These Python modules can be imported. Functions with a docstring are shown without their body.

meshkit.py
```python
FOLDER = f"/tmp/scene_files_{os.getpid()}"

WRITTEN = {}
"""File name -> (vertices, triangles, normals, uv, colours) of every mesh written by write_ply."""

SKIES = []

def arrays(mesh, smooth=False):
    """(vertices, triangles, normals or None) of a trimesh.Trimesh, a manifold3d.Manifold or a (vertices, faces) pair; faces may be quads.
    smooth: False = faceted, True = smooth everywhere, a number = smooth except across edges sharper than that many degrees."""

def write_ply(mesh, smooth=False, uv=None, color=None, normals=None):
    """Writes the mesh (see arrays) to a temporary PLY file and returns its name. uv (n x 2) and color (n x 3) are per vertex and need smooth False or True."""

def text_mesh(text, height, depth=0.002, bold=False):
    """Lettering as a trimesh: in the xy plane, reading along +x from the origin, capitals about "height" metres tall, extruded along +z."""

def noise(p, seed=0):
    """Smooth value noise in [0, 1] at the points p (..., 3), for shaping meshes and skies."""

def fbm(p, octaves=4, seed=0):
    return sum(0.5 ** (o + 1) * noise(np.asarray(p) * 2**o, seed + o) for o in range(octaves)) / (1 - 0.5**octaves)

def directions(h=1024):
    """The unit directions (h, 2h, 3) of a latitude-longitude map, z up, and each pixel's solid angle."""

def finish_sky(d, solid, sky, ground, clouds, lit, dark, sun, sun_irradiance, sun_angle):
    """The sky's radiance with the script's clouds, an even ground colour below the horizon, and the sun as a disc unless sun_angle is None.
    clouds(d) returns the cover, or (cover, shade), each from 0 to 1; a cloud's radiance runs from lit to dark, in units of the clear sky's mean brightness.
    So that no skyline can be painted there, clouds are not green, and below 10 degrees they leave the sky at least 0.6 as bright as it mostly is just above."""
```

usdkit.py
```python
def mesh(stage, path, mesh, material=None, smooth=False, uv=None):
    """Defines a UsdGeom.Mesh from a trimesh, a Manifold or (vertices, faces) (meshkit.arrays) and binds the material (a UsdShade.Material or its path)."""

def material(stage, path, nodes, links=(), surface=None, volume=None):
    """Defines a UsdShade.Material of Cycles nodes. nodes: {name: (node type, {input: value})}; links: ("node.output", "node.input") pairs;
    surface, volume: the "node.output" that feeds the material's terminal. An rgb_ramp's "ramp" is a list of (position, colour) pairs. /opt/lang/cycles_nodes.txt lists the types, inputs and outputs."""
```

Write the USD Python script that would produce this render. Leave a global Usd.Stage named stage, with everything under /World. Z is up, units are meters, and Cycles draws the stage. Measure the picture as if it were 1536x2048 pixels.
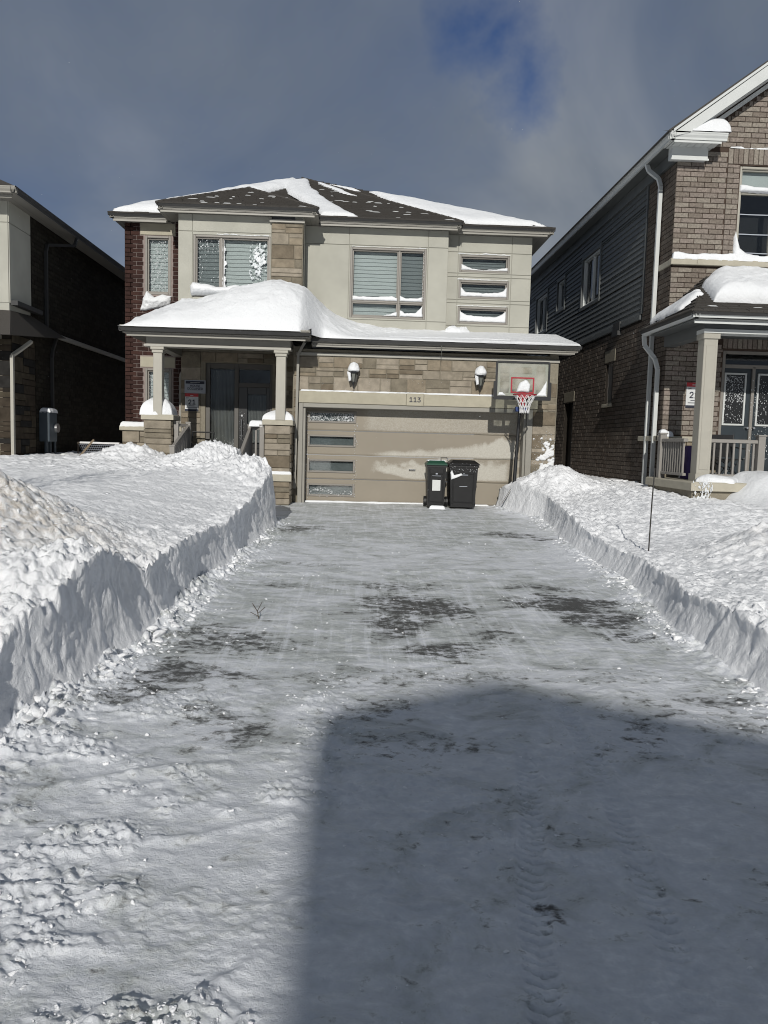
import math, random
import numpy as np, trimesh, shapely
from shapely.geometry import Polygon, box as sbox
import usdkit, meshkit
from meshkit import fbm, noise
from pxr import Usd, UsdGeom, UsdLux, UsdShade, Gf, Sdf, Vt

random.seed(7)
RNG = np.random.default_rng(7)
stage = Usd.Stage.CreateInMemory()
UsdGeom.SetStageUpAxis(stage, UsdGeom.Tokens.z)
UsdGeom.SetStageMetersPerUnit(stage, 1.0)
UsdGeom.Xform.Define(stage, '/World')
UsdGeom.Scope.Define(stage, '/World/Looks')

# ------------------------------------------------------------------ camera, sky, sun
YAW, PITCH, ROLL = math.radians(2.04), math.radians(-5.1), math.radians(1.55)
fw = np.array([math.sin(YAW) * math.cos(PITCH), math.cos(YAW) * math.cos(PITCH), math.sin(PITCH)])
r0 = np.array([math.cos(YAW), -math.sin(YAW), 0.0]); u0 = np.cross(r0, fw)
rt = r0 * math.cos(ROLL) + u0 * math.sin(ROLL); up = -r0 * math.sin(ROLL) + u0 * math.cos(ROLL)
cam = UsdGeom.Camera.Define(stage, '/World/camera')
cam.CreateHorizontalApertureAttr(36.0); cam.CreateVerticalApertureAttr(48.0); cam.CreateFocalLengthAttr(36.09)
cam.CreateClippingRangeAttr(Gf.Vec2f(0.05, 2000))
cam.CreateExposureAttr(0.22)
cam.AddTransformOp().Set(Gf.Matrix4d(*rt, 0, *up, 0, *(-fw), 0, 0, 0, 1.31, 1))

ELEV, AZ = math.radians(25.0), math.radians(6.0)
SUN = np.array([-math.sin(AZ) * math.cos(ELEV), -math.cos(AZ) * math.cos(ELEV), math.sin(ELEV)])
SKY_STRENGTH = 0.06
SUN_I = 0.80

def mat(name, nodes, links, surface='p.BSDF', volume=None):
    return usdkit.material(stage, '/World/Looks/' + name, nodes, links, surface=surface, volume=volume)

c = 1.0 / SKY_STRENGTH
dome = UsdLux.DomeLight.Define(stage, '/World/sky')
GAP1, GAP2, GAP3 = (0.172, 0.910, 0.378), (0.140, 0.893, 0.426), (0.116, 0.884, 0.452)                    # two breaks in the cloud
sky_mat = mat('sky_look', {
    's': ('sky_texture', {'sky_type': 'single_scattering', 'sun_disc': False, 'sun_elevation': ELEV, 'sun_rotation': math.atan2(SUN[0], SUN[1])}),
    'deep': ('mix_color', {'blend_type': 'multiply', 'fac': 1.0, 'b': (0.24, 0.42, 0.74)}),
    'tc': ('texture_coordinate', {}),
    'mp': ('mapping', {'location': (1.32, 0.0, 0.35), 'scale': (1.0, 1.0, 1.35)}),
    'nw': ('noise_texture', {'scale': 5.5, 'detail': 7.0, 'roughness': 0.6}),
    'off': ('vector_math', {'math_type': 'multiply_add', 'vector2': (0.22, 0.22, 0.22)}),
    'add': ('vector_math', {'math_type': 'add', 'vector2': (-0.11, -0.11, -0.11)}),
    'd1': ('vector_math', {'math_type': 'distance', 'vector2': GAP1}), 'd2': ('vector_math', {'math_type': 'distance', 'vector2': GAP2}), 'd3': ('vector_math', {'math_type': 'distance', 'vector2': GAP3}), 'mo': ('math', {'math_type': 'minimum'}),
    'mn': ('math', {'math_type': 'minimum'}),
    'gap': ('map_range', {'from_min': 0.0, 'from_max': 0.066, 'to_min': 0.12, 'to_max': 1.0, 'clamp': True}),
    'n': ('noise_texture', {'scale': 1.5, 'detail': 6.0, 'roughness': 0.5, 'distortion': 0.3}),
    'cov': ('map_range', {'from_min': 0.28, 'from_max': 0.50, 'to_min': 0.55, 'to_max': 0.97, 'clamp': True}),
    'cm': ('math', {'math_type': 'multiply'}),
    'n2': ('noise_texture', {'scale': 2.3, 'detail': 7.0, 'roughness': 0.52, 'distortion': 0.5}),
    'tone': ('rgb_ramp', {'ramp': [(0.30, (0.098 * c, 0.124 * c, 0.168 * c)), (0.5, (0.146 * c, 0.171 * c, 0.207 * c)), (0.68, (0.232 * c, 0.252 * c, 0.276 * c))]}),
    'mx': ('mix_color', {'blend_type': 'mix', 'use_clamp': True, 'use_clamp_result': False}),
    'b': ('background_shader', {'strength': SKY_STRENGTH})},
    [('s.color', 'deep.a'), ('tc.generated', 'mp.vector'), ('tc.generated', 'nw.vector'), ('nw.color', 'off.vector1'), ('tc.generated', 'off.vector3'), ('off.vector', 'add.vector1'),
     ('add.vector', 'd1.vector1'), ('add.vector', 'd2.vector1'), ('d1.value', 'mn.value1'), ('d2.value', 'mn.value2'), ('add.vector', 'd3.vector1'), ('mn.value', 'mo.value1'), ('d3.value', 'mo.value2'), ('mo.value', 'gap.value'),
     ('mp.vector', 'n.vector'), ('n.fac', 'cov.value'), ('cov.result', 'cm.value1'), ('gap.result', 'cm.value2'), ('mp.vector', 'n2.vector'), ('n2.fac', 'tone.fac'),
     ('cm.value', 'mx.fac'), ('deep.result', 'mx.a'), ('tone.color', 'mx.b'), ('mx.result', 'b.color')], surface='b.background')
UsdShade.MaterialBindingAPI.Apply(dome.GetPrim()).Bind(sky_mat)
dome.GetPrim().SetCustomDataByKey('kind', 'structure')
sun = UsdLux.DistantLight.Define(stage, '/World/sun')
sun.CreateIntensityAttr(SUN_I); sun.CreateAngleAttr(0.6); sun.CreateNormalizeAttr(True); sun.CreateColorAttr(Gf.Vec3f(1.0, 0.965, 0.90))
sx = np.cross([0, 0, 1], SUN); sx /= np.linalg.norm(sx); sy = np.cross(SUN, sx)
sun.AddTransformOp().Set(Gf.Matrix4d(*sx, 0, *sy, 0, *SUN, 0, 0, 0, 30, 1))

# ------------------------------------------------------------------ helpers
COUNT = {}
def numbered(parent, name):
    k = (parent, name); n = COUNT.get(k, 0); COUNT[k] = n + 1
    return f'{parent}/{name}' if n == 0 else f'{parent}/{name}_{n:03d}'

class MB:
    """collects shapes into one mesh"""
    def __init__(self): self.v, self.f, self.n = [], [], 0
    def add(self, v, f):
        self.v.append(np.asarray(v, float)); self.f.append(np.asarray(f, int) + self.n); self.n += len(v); return self
    def tm(self, m): return self.add(m.vertices, m.faces)
    def box(self, x0, x1, y0, y1, z0, z1):
        v = np.array([[x, y, z] for z in (z0, z1) for y in (y0, y1) for x in (x0, x1)], float)
        f = [[0, 2, 3], [0, 3, 1], [4, 5, 7], [4, 7, 6], [0, 1, 5], [0, 5, 4], [2, 6, 7], [2, 7, 3], [0, 4, 6], [0, 6, 2], [1, 3, 7], [1, 7, 5]]
        return self.add(v, f)
    def slab(self, F, u0, u1, v0, v1, d0, d1, ch=0.0):
        """box in a frame, front face at d1 with a chamfer"""
        c_ = min(ch, (u1 - u0) * .3, (v1 - v0) * .3)
        if c_ <= 0:
            P = [(u0, v0, d0), (u1, v0, d0), (u1, v1, d0), (u0, v1, d0), (u0, v0, d1), (u1, v0, d1), (u1, v1, d1), (u0, v1, d1)]
            f = [[0, 2, 1], [0, 3, 2], [4, 5, 6], [4, 6, 7], [0, 1, 5], [0, 5, 4], [1, 2, 6], [1, 6, 5], [2, 3, 7], [2, 7, 6], [3, 0, 4], [3, 4, 7]]
        else:
            P = [(u0, v0, d0), (u1, v0, d0), (u1, v1, d0), (u0, v1, d0), (u0, v0, d1 - c_), (u1, v0, d1 - c_), (u1, v1, d1 - c_), (u0, v1, d1 - c_),
                 (u0 + c_, v0 + c_, d1), (u1 - c_, v0 + c_, d1), (u1 - c_, v1 - c_, d1), (u0 + c_, v1 - c_, d1)]
            f = [[0, 1, 5], [0, 5, 4], [1, 2, 6], [1, 6, 5], [2, 3, 7], [2, 7, 6], [3, 0, 4], [3, 4, 7],
                 [4, 5, 9], [4, 9, 8], [5, 6, 10], [5, 10, 9], [6, 7, 11], [6, 11, 10], [7, 4, 8], [7, 8, 11], [8, 9, 10], [8, 10, 11], [0, 2, 1], [0, 3, 2]]
        return self.add(F.pts(P), f)
    def hull(self, pts):
        m = trimesh.convex.convex_hull(np.asarray(pts, float)); return self.tm(m)
    def tube(self, path, r, n=8):
        path = np.asarray(path, float); k = len(path); rr = np.broadcast_to(np.asarray(r, float), (k,))
        t = np.gradient(path, axis=0); t /= np.maximum(np.linalg.norm(t, axis=1, keepdims=True), 1e-9)
        a = np.array([0, 0, 1.0]) if abs(t[0][2]) < .9 else np.array([1.0, 0, 0])
        vs = []
        for i in range(k):
            s = np.cross(t[i], a); s /= np.linalg.norm(s); b = np.cross(s, t[i]); a = b
            ang = np.arange(n) * 2 * math.pi / n
            vs.append(path[i] + rr[i] * (np.cos(ang)[:, None] * s + np.sin(ang)[:, None] * b))
        v = np.vstack(vs + [path[:1], path[-1:]]); f = []
        for i in range(k - 1):
            for j in range(n):
                p, q = i * n + j, i * n + (j + 1) % n
                f += [[p, p + n, q + n], [p, q + n, q]]
        e0, e1 = k * n, k * n + 1
        for j in range(n):
            f += [[e0, j, (j + 1) % n], [e1, (k - 1) * n + (j + 1) % n, (k - 1) * n + j]]
        return self.add(v, f)
    def bar(self, a, b, w, h, upv=(0, 0, 1)):
        """rectangular bar from a to b"""
        a, b = np.asarray(a, float), np.asarray(b, float); t = b - a; t /= np.linalg.norm(t)
        s = np.cross(t, upv); s /= np.linalg.norm(s); w_ = np.cross(s, t)
        v = [p + s * i * w / 2 + w_ * j * h / 2 for p in (a, b) for i, j in ((-1, -1), (1, -1), (1, 1), (-1, 1))]
        f = [[0, 1, 2], [0, 2, 3], [4, 6, 5], [4, 7, 6]]
        for j in range(4):
            k = (j + 1) % 4; f += [[j, j + 4, k + 4], [j, k + 4, k]]
        return self.add(v, f)
    def prism(self, F, poly, d0, d1):
        m = trimesh.creation.extrude_polygon(poly, d1 - d0, engine='earcut')
        return self.add(F.pts(np.c_[m.vertices[:, :2], m.vertices[:, 2] + d0]), m.faces)
    def get(self):
        return np.vstack(self.v), np.vstack(self.f)

class Frame:
    """u to the right, v up, d outward as one looks at the surface"""
    def __init__(self, O, U, V):
        self.O, self.U, self.V = (np.asarray(q, float) for q in (O, U, V))
        self.U = self.U / np.linalg.norm(self.U); self.V = self.V / np.linalg.norm(self.V); self.N = np.cross(self.U, self.V)
    def pts(self, P):
        P = np.asarray(P, float); return self.O + P[:, :1] * self.U + P[:, 1:2] * self.V + P[:, 2:3] * self.N
def front(y): return Frame((0, y, 0), (1, 0, 0), (0, 0, 1))            # faces the street (-y): u = x, v = z
def faceleft(x): return Frame((x, 0, 0), (0, -1, 0), (0, 0, 1))        # faces -x: u = -y
def faceright(x): return Frame((x, 0, 0), (0, 1, 0), (0, 0, 1))        # faces +x: u = y
def flat(z): return Frame((0, 0, z), (1, 0, 0), (0, 1, 0))             # faces up: u = x, v = y

def meta(prim, label=None, cat=None, group=None, kind=None):
    for k, v in (('label', label), ('category', cat), ('group', group), ('kind', kind)):
        if v: prim.SetCustomDataByKey(k, v)

def put(path, mesh, m, off=(0, 0, 0), smooth=False):
    if isinstance(mesh, MB): mesh = mesh.get()
    elif isinstance(mesh, trimesh.Trimesh): mesh = (np.array(mesh.vertices), np.array(mesh.faces))
    v, f = mesh
    return usdkit.mesh(stage, path, (np.asarray(v) - np.asarray(off, float), f), m, smooth=smooth)

class Thing:
    def __init__(self, name, label, cat, base=(0, 0, 0), group=None, kind=None):
        self.path = numbered('/World', name); self.base = np.asarray(base, float)
        x = UsdGeom.Xform.Define(stage, self.path); x.AddTranslateOp().Set(Gf.Vec3d(*map(float, base)))
        meta(x.GetPrim(), label, cat, group, kind)
    def part(self, name, mesh, m, parent=None, label=None, kind=None, smooth=False):
        p = numbered(parent or self.path, name)
        o = put(p, mesh, m, self.base, smooth)
        meta(o.GetPrim(), label, None, None, kind)
        return p
    def group_node(self, name, parent=None):
        p = numbered(parent or self.path, name); UsdGeom.Xform.Define(stage, p); return p

def single(name, mesh, m, label=None, cat=None, group=None, kind=None, smooth=False):
    p = numbered('/World', name); o = put(p, mesh, m, (0, 0, 0), smooth)
    meta(o.GetPrim(), label, cat, group, kind); return o

def primvar(o, name, values):
    UsdGeom.PrimvarsAPI(o).CreatePrimvar(name, Sdf.ValueTypeNames.FloatArray, 'vertex').Set(Vt.FloatArray.FromNumpy(np.asarray(values, np.float32)))

def sstep(x, a, b):
    t = np.clip((np.asarray(x, float) - a) / (b - a), 0, 1); return t * t * (3 - 2 * t)
def P3(x, y, z=0.0):
    x, y = np.broadcast_arrays(np.asarray(x, float), np.asarray(y, float)); return np.stack([x, y, np.broadcast_to(z, x.shape)], -1)
def billow(p, octaves=3, seed=0):
    return sum(0.5 ** (o + 1) * np.abs(2 * noise(np.asarray(p) * 2 ** o, seed + o) - 1) for o in range(octaves)) / (1 - 0.5 ** octaves)

# ------------------------------------------------------------------ materials
def plain(name, col, rough=0.6, var=0.12, scale=6.0, bump=0.0, bscale=60.0, spec=0.4, metal=0.0, coord='pos', rnd=0.0, detail=5.0):
    """a surface with uneven tone and fine relief"""
    lo = tuple(x * (1 - var) for x in col); hi = tuple(min(x * (1 + var), 1) for x in col)
    nodes = {'g': ('geometry', {}), 'n': ('noise_texture', {'scale': scale, 'detail': detail, 'roughness': 0.6}),
             'r': ('rgb_ramp', {'ramp': [(0.3, lo), (0.7, hi)]}),
             'p': ('principled_bsdf', {'roughness': rough, 'specular_ior_level': spec, 'metallic': metal})}
    links = [('g.position', 'n.vector'), ('n.fac', 'r.fac')]
    src = 'r.color'
    if rnd:
        nodes['oi'] = ('object_info', {}); nodes['mr'] = ('map_range', {'from_min': 0.0, 'from_max': 1.0, 'to_min': 1 - rnd, 'to_max': 1 + rnd})
        nodes['hv'] = ('hsv', {'hue': 0.5, 'saturation': 1.0, 'fac': 1.0})
        links += [('oi.random', 'mr.value'), ('mr.result', 'hv.value'), ('r.color', 'hv.color')]; src = 'hv.color'
    links.append((src, 'p.base_color'))
    if bump:
        nodes['n2'] = ('noise_texture', {'scale': bscale, 'detail': 4.0, 'roughness': 0.65})
        nodes['b'] = ('bump', {'strength': bump, 'distance': 0.01})
        links += [('g.position', 'n2.vector'), ('n2.fac', 'b.height'), ('b.normal', 'p.normal')]
    return mat(name, nodes, links)

def snow_material(name, col, grain=0.5, dirt=None):
    nodes = {'g': ('geometry', {}), 'n1': ('noise_texture', {'scale': 15.0, 'detail': 6.0, 'roughness': 0.6}),
             'n2': ('noise_texture', {'scale': 160.0, 'detail': 3.0, 'roughness': 0.6}),
             'm1': ('math', {'math_type': 'multiply_add', 'value2': 0.35}),
             'b': ('bump', {'strength': grain, 'distance': 0.035}),
             'nt': ('noise_texture', {'scale': 1.7, 'detail': 4.0}),
             'r': ('rgb_ramp', {'ramp': [(0.3, tuple(x * .95 for x in col)), (0.7, col)]}),
             'p': ('principled_bsdf', {'roughness': 0.62, 'specular_ior_level': 0.25, 'subsurface_weight': 0.0})}
    links = [('g.position', 'n1.vector'), ('g.position', 'n2.vector'), ('n2.fac', 'm1.value1'), ('n1.fac', 'm1.value3'), ('m1.value', 'b.height'), ('b.normal', 'p.normal'),
             ('g.position', 'nt.vector'), ('nt.fac', 'r.fac')]
    src = 'r.color'
    if dirt:
        nodes['a'] = ('attribute', {'attribute': 'dirt'})
        nodes['nd'] = ('noise_texture', {'scale': 9.0, 'detail': 7.0, 'roughness': 0.7})
        nodes['md'] = ('map_range', {'from_min': 0.36, 'from_max': 0.62, 'to_min': 0.0, 'to_max': 1.0, 'clamp': True})
        nodes['mm'] = ('math', {'math_type': 'multiply'})
        nodes['mx'] = ('mix_color', {'blend_type': 'mix', 'b': dirt})
        links += [('g.position', 'nd.vector'), ('nd.fac', 'md.value'), ('md.result', 'mm.value1'), ('a.fac', 'mm.value2'), ('mm.value', 'mx.fac'), ('r.color', 'mx.a')]; src = 'mx.result'
    links.append((src, 'p.base_color'))
    return mat(name, nodes, links)

M = {}
M['snow'] = snow_material('snow', (0.75, 0.765, 0.785), 0.6)
M['bank'] = snow_material('bank_snow', (0.87, 0.88, 0.90), 0.9, dirt=(0.50, 0.435, 0.35))
M['rubble'] = snow_material('rubble_snow', (0.84, 0.85, 0.87), 0.8)
M['fleck'] = plain('fleck_snow', (0.58, 0.60, 0.615), 0.7, 0.05, 30)
M['stucco'] = plain('stucco', (0.365, 0.36, 0.316), 0.9, 0.08, 1.6, 0.35, 260, 0.15)
M['stucco_groove'] = plain('stucco_groove', (0.26, 0.255, 0.22), 0.9, 0.05, 3)
M['trim'] = plain('taupe_trim', (0.235, 0.225, 0.198), 0.45, 0.04, 4, spec=0.4)
M['ceiling'] = plain('porch_ceiling', (0.075, 0.07, 0.06), 0.7)  # darker than the soffit: porch shade put into the colour
M['shadeframe'] = plain('shade_frame', (0.085, 0.08, 0.072), 0.5, 0.05, 5)  # taupe frame painted darker, the deep porch shade is in its colour
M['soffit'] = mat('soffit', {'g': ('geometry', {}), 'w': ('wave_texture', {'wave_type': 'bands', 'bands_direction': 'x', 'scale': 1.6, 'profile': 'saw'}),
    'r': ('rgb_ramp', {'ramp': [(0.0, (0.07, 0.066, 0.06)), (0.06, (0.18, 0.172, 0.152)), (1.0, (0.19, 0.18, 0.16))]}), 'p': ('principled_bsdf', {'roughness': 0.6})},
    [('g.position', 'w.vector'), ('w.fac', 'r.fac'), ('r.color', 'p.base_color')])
M['frieze'] = plain('frieze', (0.31, 0.30, 0.268), 0.5, 0.04, 4)
M['col'] = plain('column_paint', (0.33, 0.315, 0.272), 0.5, 0.05, 4)
M['white'] = plain('white_trim', (0.50, 0.515, 0.505), 0.4, 0.04, 4)
M['winframe'] = plain('window_frame', (0.20, 0.185, 0.165), 0.5, 0.05, 5)
M['mortar_tan'] = plain('tan_mortar', (0.21, 0.19, 0.15), 0.95, 0.12, 18, 0.4, 120, 0.1)
M['mortar_light'] = plain('light_mortar', (0.24, 0.20, 0.185), 0.95, 0.12, 18, 0.4, 120, 0.1)
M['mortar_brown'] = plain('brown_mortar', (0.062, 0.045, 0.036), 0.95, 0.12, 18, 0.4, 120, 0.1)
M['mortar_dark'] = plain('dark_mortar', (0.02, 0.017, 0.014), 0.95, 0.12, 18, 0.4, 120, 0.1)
STONE = [plain(f'stone_{n}', c_, 0.92, 0.26, 5.5, 0.9, 42, 0.12, detail=8.0) for n, c_ in
         (('tan', (0.211, 0.178, 0.133)), ('olive', (0.171, 0.15, 0.115)), ('buff', (0.268, 0.235, 0.189)), ('brown', (0.146, 0.121, 0.089)), ('sand', (0.234, 0.205, 0.162)))]
BRICK_RED = [plain(f'red_brick_{n}', c_, 0.9, 0.3, 9, 0.6, 90, 0.12, detail=8.0) for n, c_ in
             (('plum', (0.038, 0.0205, 0.0175)), ('maroon', (0.045, 0.0235, 0.0195)), ('umber', (0.034, 0.019, 0.0165)))]
BRICK_TAN = [plain(f'tan_brick_{n}', c_, 0.92, 0.34, 26, 0.9, 70, 0.12, detail=9.0) for n, c_ in
             (('grey', (0.193, 0.166, 0.144)), ('rose', (0.211, 0.179, 0.156)), ('taupe', (0.168, 0.143, 0.121)), ('buff', (0.224, 0.199, 0.169)))]
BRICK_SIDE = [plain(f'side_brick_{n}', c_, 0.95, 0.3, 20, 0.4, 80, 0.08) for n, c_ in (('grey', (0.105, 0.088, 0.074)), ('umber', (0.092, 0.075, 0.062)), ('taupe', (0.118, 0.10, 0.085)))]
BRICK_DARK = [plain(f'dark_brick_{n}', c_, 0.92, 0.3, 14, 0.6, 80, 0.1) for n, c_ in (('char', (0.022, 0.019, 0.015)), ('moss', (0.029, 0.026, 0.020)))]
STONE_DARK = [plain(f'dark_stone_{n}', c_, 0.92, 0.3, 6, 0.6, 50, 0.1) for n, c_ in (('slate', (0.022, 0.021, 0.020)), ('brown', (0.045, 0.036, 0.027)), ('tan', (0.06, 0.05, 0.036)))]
M['lintel'] = plain('cast_stone', (0.36, 0.335, 0.265), 0.9, 0.08, 5, 0.35, 120, 0.12)
M['cap'] = plain('cast_cap', (0.38, 0.355, 0.29), 0.9, 0.07, 6, 0.3, 120, 0.12)
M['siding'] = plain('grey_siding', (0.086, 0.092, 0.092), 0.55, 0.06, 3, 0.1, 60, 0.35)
M['shingle'] = mat('shingles', {'g': ('geometry', {}), 'r': ('rgb_ramp', {'ramp': [(0.0, (0.070, 0.065, 0.060)), (0.5, (0.105, 0.098, 0.091)), (1.0, (0.155, 0.147, 0.137))]}),
    'n': ('noise_texture', {'scale': 160.0, 'detail': 4.0, 'roughness': 0.7}), 'r2': ('rgb_ramp', {'ramp': [(0.3, (0.55, 0.55, 0.55)), (0.7, (1.3, 1.3, 1.3))]}), 'm': ('mix_color', {'blend_type': 'multiply', 'fac': 1.0, 'use_clamp_result': False}),
    'b': ('bump', {'strength': 0.8, 'distance': 0.008}), 'p': ('principled_bsdf', {'roughness': 0.95, 'specular_ior_level': 0.1})},
    [('g.random_per_island', 'r.fac'), ('g.position', 'n.vector'), ('n.fac', 'r2.fac'), ('r.color', 'm.a'), ('r2.color', 'm.b'), ('m.result', 'p.base_color'), ('n.fac', 'b.height'), ('b.normal', 'p.normal')])
M['flash'] = plain('dark_flashing', (0.03, 0.03, 0.03), 0.6)
M['dark'] = plain('dark_interior', (0.012, 0.012, 0.012), 0.9)
M['haze_board'] = plain('frosted_dim', (0.115, 0.13, 0.13), 0.9, 0.2, 3)
M['room'] = plain('room_dim', (0.055, 0.062, 0.062), 0.9)
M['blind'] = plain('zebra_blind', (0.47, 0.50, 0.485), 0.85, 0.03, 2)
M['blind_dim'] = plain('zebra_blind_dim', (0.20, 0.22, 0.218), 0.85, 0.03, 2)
M['curtain'] = plain('curtain', (0.165, 0.165, 0.155), 0.9, 0.1, 5)
M['black'] = plain('black_plastic', (0.0075, 0.0075, 0.008), 0.45, 0.2, 8, 0.08, 60, 0.4)
M['blackmetal'] = plain('black_metal', (0.012, 0.0125, 0.014), 0.35, 0.1, 8, spec=0.5)
M['black_door'] = plain('black_door', (0.012, 0.0125, 0.013), 0.3, 0.1, 8, spec=0.5)
M['navy_door'] = plain('navy_door', (0.018, 0.026, 0.032), 0.4, 0.1, 8, spec=0.5)
M['green'] = plain('green_plastic', (0.012, 0.055, 0.034), 0.42, 0.15, 8)
M['paper'] = plain('paper', (0.55, 0.56, 0.55), 0.8, 0.04, 8)
M['signgrey'] = plain('sign_grey', (0.30, 0.32, 0.36), 0.5, 0.03, 8)
M['signwhite'] = plain('sign_white', (0.52, 0.53, 0.53), 0.5, 0.03, 8)
M['ink'] = plain('ink', (0.012, 0.015, 0.03), 0.6)
M['red'] = plain('red_paint', (0.42, 0.025, 0.03), 0.45, 0.08, 8)
M['maroon'] = plain('maroon_pad', (0.15, 0.022, 0.02), 0.6)
M['redrim'] = plain('rim_red', (0.30, 0.018, 0.03), 0.4, 0.08, 8)
M['blue'] = plain('blue_pad', (0.02, 0.045, 0.16), 0.6, 0.1, 8)
M['silver'] = plain('silver', (0.55, 0.55, 0.55), 0.25, 0.05, 8, metal=0.9)
M['net'] = plain('net_cord', (0.62, 0.62, 0.62), 0.8)
M['wood'] = plain('wood_shaft', (0.22, 0.17, 0.12), 0.7, 0.2, 20)
M['purple'] = plain('purple_cloth', (0.055, 0.035, 0.12), 0.8, 0.1, 8)
M['meter'] = plain('meter_box', (0.05, 0.065, 0.078), 0.5, 0.1, 8)
M['rail'] = plain('rail_paint', (0.225, 0.212, 0.195), 0.5, 0.05, 8)
M['bark'] = plain('bark', (0.08, 0.065, 0.05), 0.9, 0.3, 12, 0.6, 40)
M['rodmat'] = plain('stake', (0.03, 0.028, 0.026), 0.5)
M['bbwhite'] = plain('backboard_white', (0.50, 0.495, 0.455), 0.5, 0.06, 9)
M['lampglass'] = plain('lamp_glass', (0.12, 0.125, 0.11), 0.2, 0.1, 10, spec=0.6)
M['across'] = plain('far_brick', (0.20, 0.15, 0.12), 0.9, 0.2, 10)

def glass(name, tint, rough=0.03, ior=1.5):
    return mat(name, {'t': ('transparent_bsdf', {'color': tint}), 'gl': ('glossy_bsdf', {'color': (0.9, 0.9, 0.9), 'roughness': rough}), 'fr': ('fresnel', {'IOR': ior}), 'mx': ('mix_closure', {})},
               [('fr.fac', 'mx.fac'), ('t.BSDF', 'mx.closure1'), ('gl.BSDF', 'mx.closure2')], surface='mx.closure')
M['glass'] = glass('window_glass', (0.88, 0.90, 0.905))
M['clear'] = mat('clear_board', {'t': ('transparent_bsdf', {'color': (0.86, 0.88, 0.86)}), 'd': ('diffuse_bsdf', {'color': (0.50, 0.49, 0.44)}), 'g': ('geometry', {}), 'n': ('noise_texture', {'scale': 4.0, 'detail': 6.0}), 'mr': ('map_range', {'from_min': 0.35, 'from_max': 0.70, 'to_min': 0.10, 'to_max': 0.55, 'clamp': True}), 'mx': ('mix_closure', {})},
    [('g.position', 'n.vector'), ('n.fac', 'mr.value'), ('mr.result', 'mx.fac'), ('t.BSDF', 'mx.closure1'), ('d.BSDF', 'mx.closure2')], surface='mx.closure')

def frost_material(name, col, white=(0.62, 0.615, 0.58)):
    return mat(name, {'g': ('geometry', {}), 'a': ('attribute', {'attribute': 'frost'}), 'n': ('noise_texture', {'scale': 34.0, 'detail': 8.0, 'roughness': 0.75}),
        'ad': ('math', {'math_type': 'add'}), 'mr': ('map_range', {'from_min': 0.72, 'from_max': 1.32, 'to_min': 0.0, 'to_max': 1.0, 'clamp': True}),
        'nv': ('noise_texture', {'scale': 1.3, 'detail': 4.0}), 'r': ('rgb_ramp', {'ramp': [(0.3, tuple(x * .94 for x in col)), (0.7, tuple(x * 1.05 for x in col))]}),
        'mx': ('mix_color', {'blend_type': 'mix', 'b': white}), 'p': ('principled_bsdf', {'roughness': 0.6, 'specular_ior_level': 0.3})},
        [('g.position', 'n.vector'), ('n.fac', 'ad.value1'), ('a.fac', 'ad.value2'), ('ad.value', 'mr.value'), ('g.position', 'nv.vector'), ('nv.fac', 'r.fac'),
         ('mr.result', 'mx.fac'), ('r.color', 'mx.a'), ('mx.result', 'p.base_color')])
M['garage'] = frost_material('garage_paint', (0.235, 0.208, 0.166), (0.43, 0.415, 0.37))

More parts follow.
